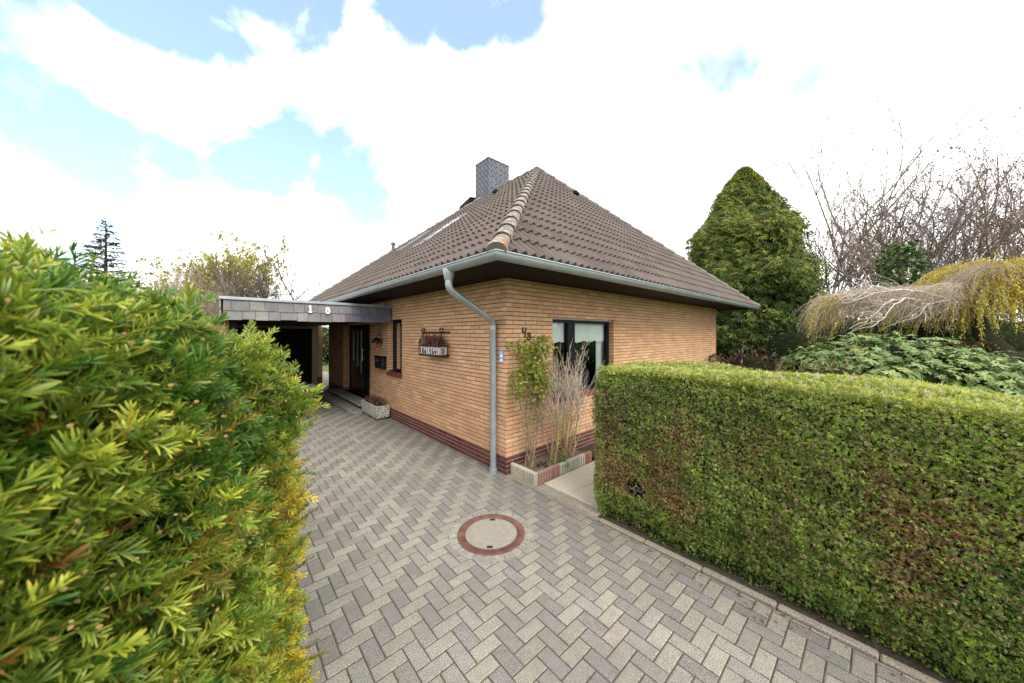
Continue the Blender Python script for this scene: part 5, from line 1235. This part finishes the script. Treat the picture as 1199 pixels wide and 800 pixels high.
# rhododendron
def rhodo():
    t_ = thing('rhododendron', 'broad rhododendron with glossy whorled leaves behind the right hedge', 'shrub', tuple(cw(1070, 7.2, z=0)))
    lv = blade(.095, .031, (.35, 1, .85, .15), (0, .35, .72, 1), .22); Vs, Fs, Cs = [], [], []; bb = 0; r = random.Random(3)
    for k in range(9):
        V = xf(lv[0]*r.uniform(.8, 1.1), az=R_(k*40+r.uniform(-9, 9)), tilt=R_(r.uniform(-28, 25)), roll=R_(r.uniform(-18, 18))); Vs.append(V[:, [0, 2, 1]]*np.array([1, 1, 1])); Fs.append(lv[1]+bb); bb += len(V); Cs.append(np.full((len(V), 3), r.uniform(.8, 1.25)))
    T = (np.concatenate(Vs), np.concatenate(Fs), np.concatenate(Cs))
    # rosette axis is local +Y after the swap above
    lobes = []
    for px, Z, py, rx, rz in ((962, 7.6, 402, .85, .9), (1000, 7.3, 392, .95, 1.0), (1045, 7.0, 388, 1.0, 1.1), (1090, 6.7, 397, .95, 1.1), (1120, 6.3, 408, .85, 1.0), (1155, 6.0, 420, .8, 1.0), (1190, 5.8, 428, .8, 1.0), (1230, 5.6, 430, .8, 1.0), (1020, 6.5, 418, .8, .9), (1075, 6.2, 420, .7, .9), (1150, 7.2, 408, .9, 1.0), (1265, 5.6, 432, .8, 1.0)):
        top = cw(px, Z, py=py); lobes.append((top-np.array([0, 0, rz]), rx, rz))
    P, Nn = [], []
    for (c, rx, rz) in lobes:
        n = 520; v = unit(rng.normal(0, 1, (n, 3))); v[:, 2] = np.abs(v[:, 2])*1.0-.25; v = unit(v); q = c+v*np.array([rx, rx, rz])*rng.uniform(.82, 1.05, (n, 1)); P.append(q); Nn.append(v)
    P = np.concatenate(P); Nn = np.concatenate(Nn)
    keep = np.ones(len(P), bool)
    for (c, rx, rz) in lobes: keep &= (((P-c)/np.array([rx, rx, rz]))**2).sum(1) > .55
    keep &= P[:, 2] > .1; P, Nn = P[keep], Nn[keep]; n = len(P)
    c = colmix((.055, .115, .024), (.21, .29, .075), np.clip(rng.normal(.5, .25, n), 0, 1)); yl = rng.random(n) < .10; c[yl] = (.24, .27, .06)
    V, F, C = inst(T[0], T[1], P, frames(Nn+np.array([0, 0, .5])+rng.normal(0, .25, (n, 3)), rng.uniform(0, 6.28, n)), rng.uniform(.7, 1.25, n), c, T[2]); np_mesh('leaves', V, F, C, M['gloss_leaf'], t_)
    b = MB()
    for (c, rx, rz) in lobes:
        Pg = [[(c[0]+rx*.72*math.cos(a)*math.cos(e), c[1]+rx*.72*math.sin(a)*math.cos(e), max(-.02, c[2]+rz*.72*math.sin(e))) for a in np.linspace(0, 2*math.pi, 13)] for e in np.linspace(-1.4, 1.5, 8)]; b.grid(Pg)
    b.build('twig_core', M['core'], t_)
rhodo()
def mound(name, label, lobes, nl, L, Wd, c0, c1, core=True, mm='leaf', cat='shrub', up=.3, ymin=.05, extra=None):
    ctr = lobes[0][0]; t_ = thing(name, label, cat, (ctr[0], ctr[1], 0)); P, Nn = [], []
    for (c, rx, rz) in lobes:
        k = nl//len(lobes); v = unit(rng.normal(0, 1, (k, 3))); q = np.array(c)+v*np.array([rx, rx, rz])*(rng.uniform(.75, 1.08, (k, 1))+.10*noise3(v*3+np.array(c), 1.5, 5)[:, None]); P.append(q); Nn.append(v)
    P = np.concatenate(P); Nn = np.concatenate(Nn); k = P[:, 2] > ymin; P, Nn = P[k], Nn[k]; n = len(P); c = colmix(c0, c1, np.clip(rng.normal(.45, .3, n), 0, 1))
    if extra: e = rng.random(n) < extra[1]; c[e] = extra[0]
    V, F, C = inst(*blade(L, Wd, (.35, 1, .8, .15), (0, .35, .7, 1), .25), P, frames(Nn+rng.normal(0, .7, (n, 3))+np.array([0, 0, up]), rng.uniform(-1, 1, n)), rng.uniform(.6, 1.3, n), c*rng.uniform(.75, 1.2, (n, 1))); np_mesh('leaves', V, F, C, M[mm], t_)
    if core:
        b = MB()
        for (c_, rx, rz) in lobes: b.grid([[(c_[0]+rx*.74*math.cos(a)*math.cos(e), c_[1]+rx*.74*math.sin(a)*math.cos(e), max(-.02, c_[2]+rz*.74*math.sin(e))) for a in np.linspace(0, 2*math.pi, 13)] for e in np.linspace(-1.4, 1.5, 8)])
        b.build('twig_core', M['core'], t_)
    return t_
# red-tipped shrub
rs = cw(876, 10.6, z=.7); mound('red_shrub', 'low shrub with dark red new leaves at the foot of the cypress', [(rs, .85, .85), (rs+np.array([.5, -.3, -.1]), .7, .7), (rs-np.array([.3, -.2, .15]), .6, .7)], 1300, .13, .035, (.10, .03, .03), (.26, .055, .06), True, 'gloss_leaf', extra=((.06, .09, .03), .35))
ws = cw(985, 6.4, z=.7); mound('mixed_shrub', 'low yellow green shrub with brown twigs just behind the hedge top', [(ws, .7, .85), (cw(950, 6.9, z=.7), .6, .75)], 1400, .08, .03, (.06, .10, .02), (.20, .21, .06), True, extra=((.24, .13, .08), .3))
mound('backing_shrub', 'dark evergreen shrub added to darken the gap below the weeping birch', [(cw(935, 12.5, z=1.0), 1.4, 1.7), (cw(990, 12.5, z=1.2), 1.6, 1.9), (cw(1050, 12.5, z=1.2), 1.6, 1.9)], 4500, .16, .06, (.015, .03, .008), (.05, .08, .02))  # added as dark backing, high enough to hide the sky under the birch
mound('backing_bush', 'dark evergreen bush added to darken the background behind the leaning birch trunk', [(cw(1100, 13.5, z=1.2), 1.6, 1.9), (cw(1160, 13.5, z=1.2), 1.7, 1.9), (cw(1225, 13.5, z=1.2), 1.7, 2.0)], 4500, .16, .06, (.02, .035, .01), (.07, .11, .03))  # added as dark backing for the gaps between trunk and canopy
mound('beech_bush', 'rusty brown leaved bush under the golden birch strands', [(cw(1130, 9.6, z=1.0), .75, .75), (cw(1108, 9.8, z=1.1), .6, .6)], 1500, .08, .04, (.16, .085, .03), (.26, .17, .06))
# left background
wl_b = cw(243, 27, z=0)
def willow():
    t_ = bare('willow_tree', 'round yellow green willow just coming into leaf behind the carport', wl_b, 9.7, 8, .5, (.22, .18, .08), 3, [(.44, .42, .08), (.38, .37, .09), (.48, .44, .12)], 22000, .18, kids=(7, 6, 5), r0=.16, twig=.02, twigcol=(.30, .25, .10)); return t_
willow()
bare('blossom_bush', 'pinkish brown leafless bush in front of the willow', cw(250, 20, z=0), 5.6, 12, .6, (.27, .215, .18), 3, [(.36, .29, .27), (.30, .23, .2)], 2600, .06, kids=(7, 6, 5), r0=.05, twig=.012, twigcol=(.34, .26, .22))
bare('walnut_tree', 'small dark leafless tree standing beside the willow', cw(318, 21, z=0), 7.2, 3, .42, (.12, .10, .09), 3, None, 0, kids=(8, 6, 5), r0=.12, twig=.018, upb=.12)
bare('sapling', 'thin leafless sapling tips left of the willow', cw(150, 14, z=0), 5.6, 2, .12, (.16, .13, .1), 2, None, 0, kids=(6, 4), r0=.04, twig=.012)
mound('privet_bush', 'green garden bush seen through the gap beside the garage', [(cw(379, 22, z=1.2), 1.6, 1.6)], 2500, .12, .06, (.08, .13, .03), (.22, .28, .08))
mound('privet_bush', 'dark evergreen bush beyond the left end of the carport', [(cw(200, 20, z=1.0), 2.2, 1.7), (cw(120, 20, z=1.0), 2.2, 1.7), (cw(60, 18, z=1.), 2, 1.6)], 4000, .14, .07, (.03, .05, .015), (.09, .12, .03))
# far wood closing the horizon all round
def wood():
    n = 60000; a = rng.uniform(0, 2*math.pi, n); r = rng.uniform(55, 75, n); z = rng.random(n)**.8*(2.6+1.3*np.sin(a*9)+.8*np.sin(a*23+1)); P = np.stack([CAM[0]+r*np.cos(a), CAM[1]+r*np.sin(a), z], 1)
    V, F, C = inst(*blade(.9, .5, (.4, 1, .8, .1), (0, .35, .7, 1), .2), P, frames(rng.normal(0, 1, (n, 3))), rng.uniform(.6, 1.4, n), colmix((.05, .065, .03), (.13, .13, .06), rng.random(n)))
    o = np_mesh('woods', V, F, C, M['leaf'], None); tag(o, kind='stuff')
wood()
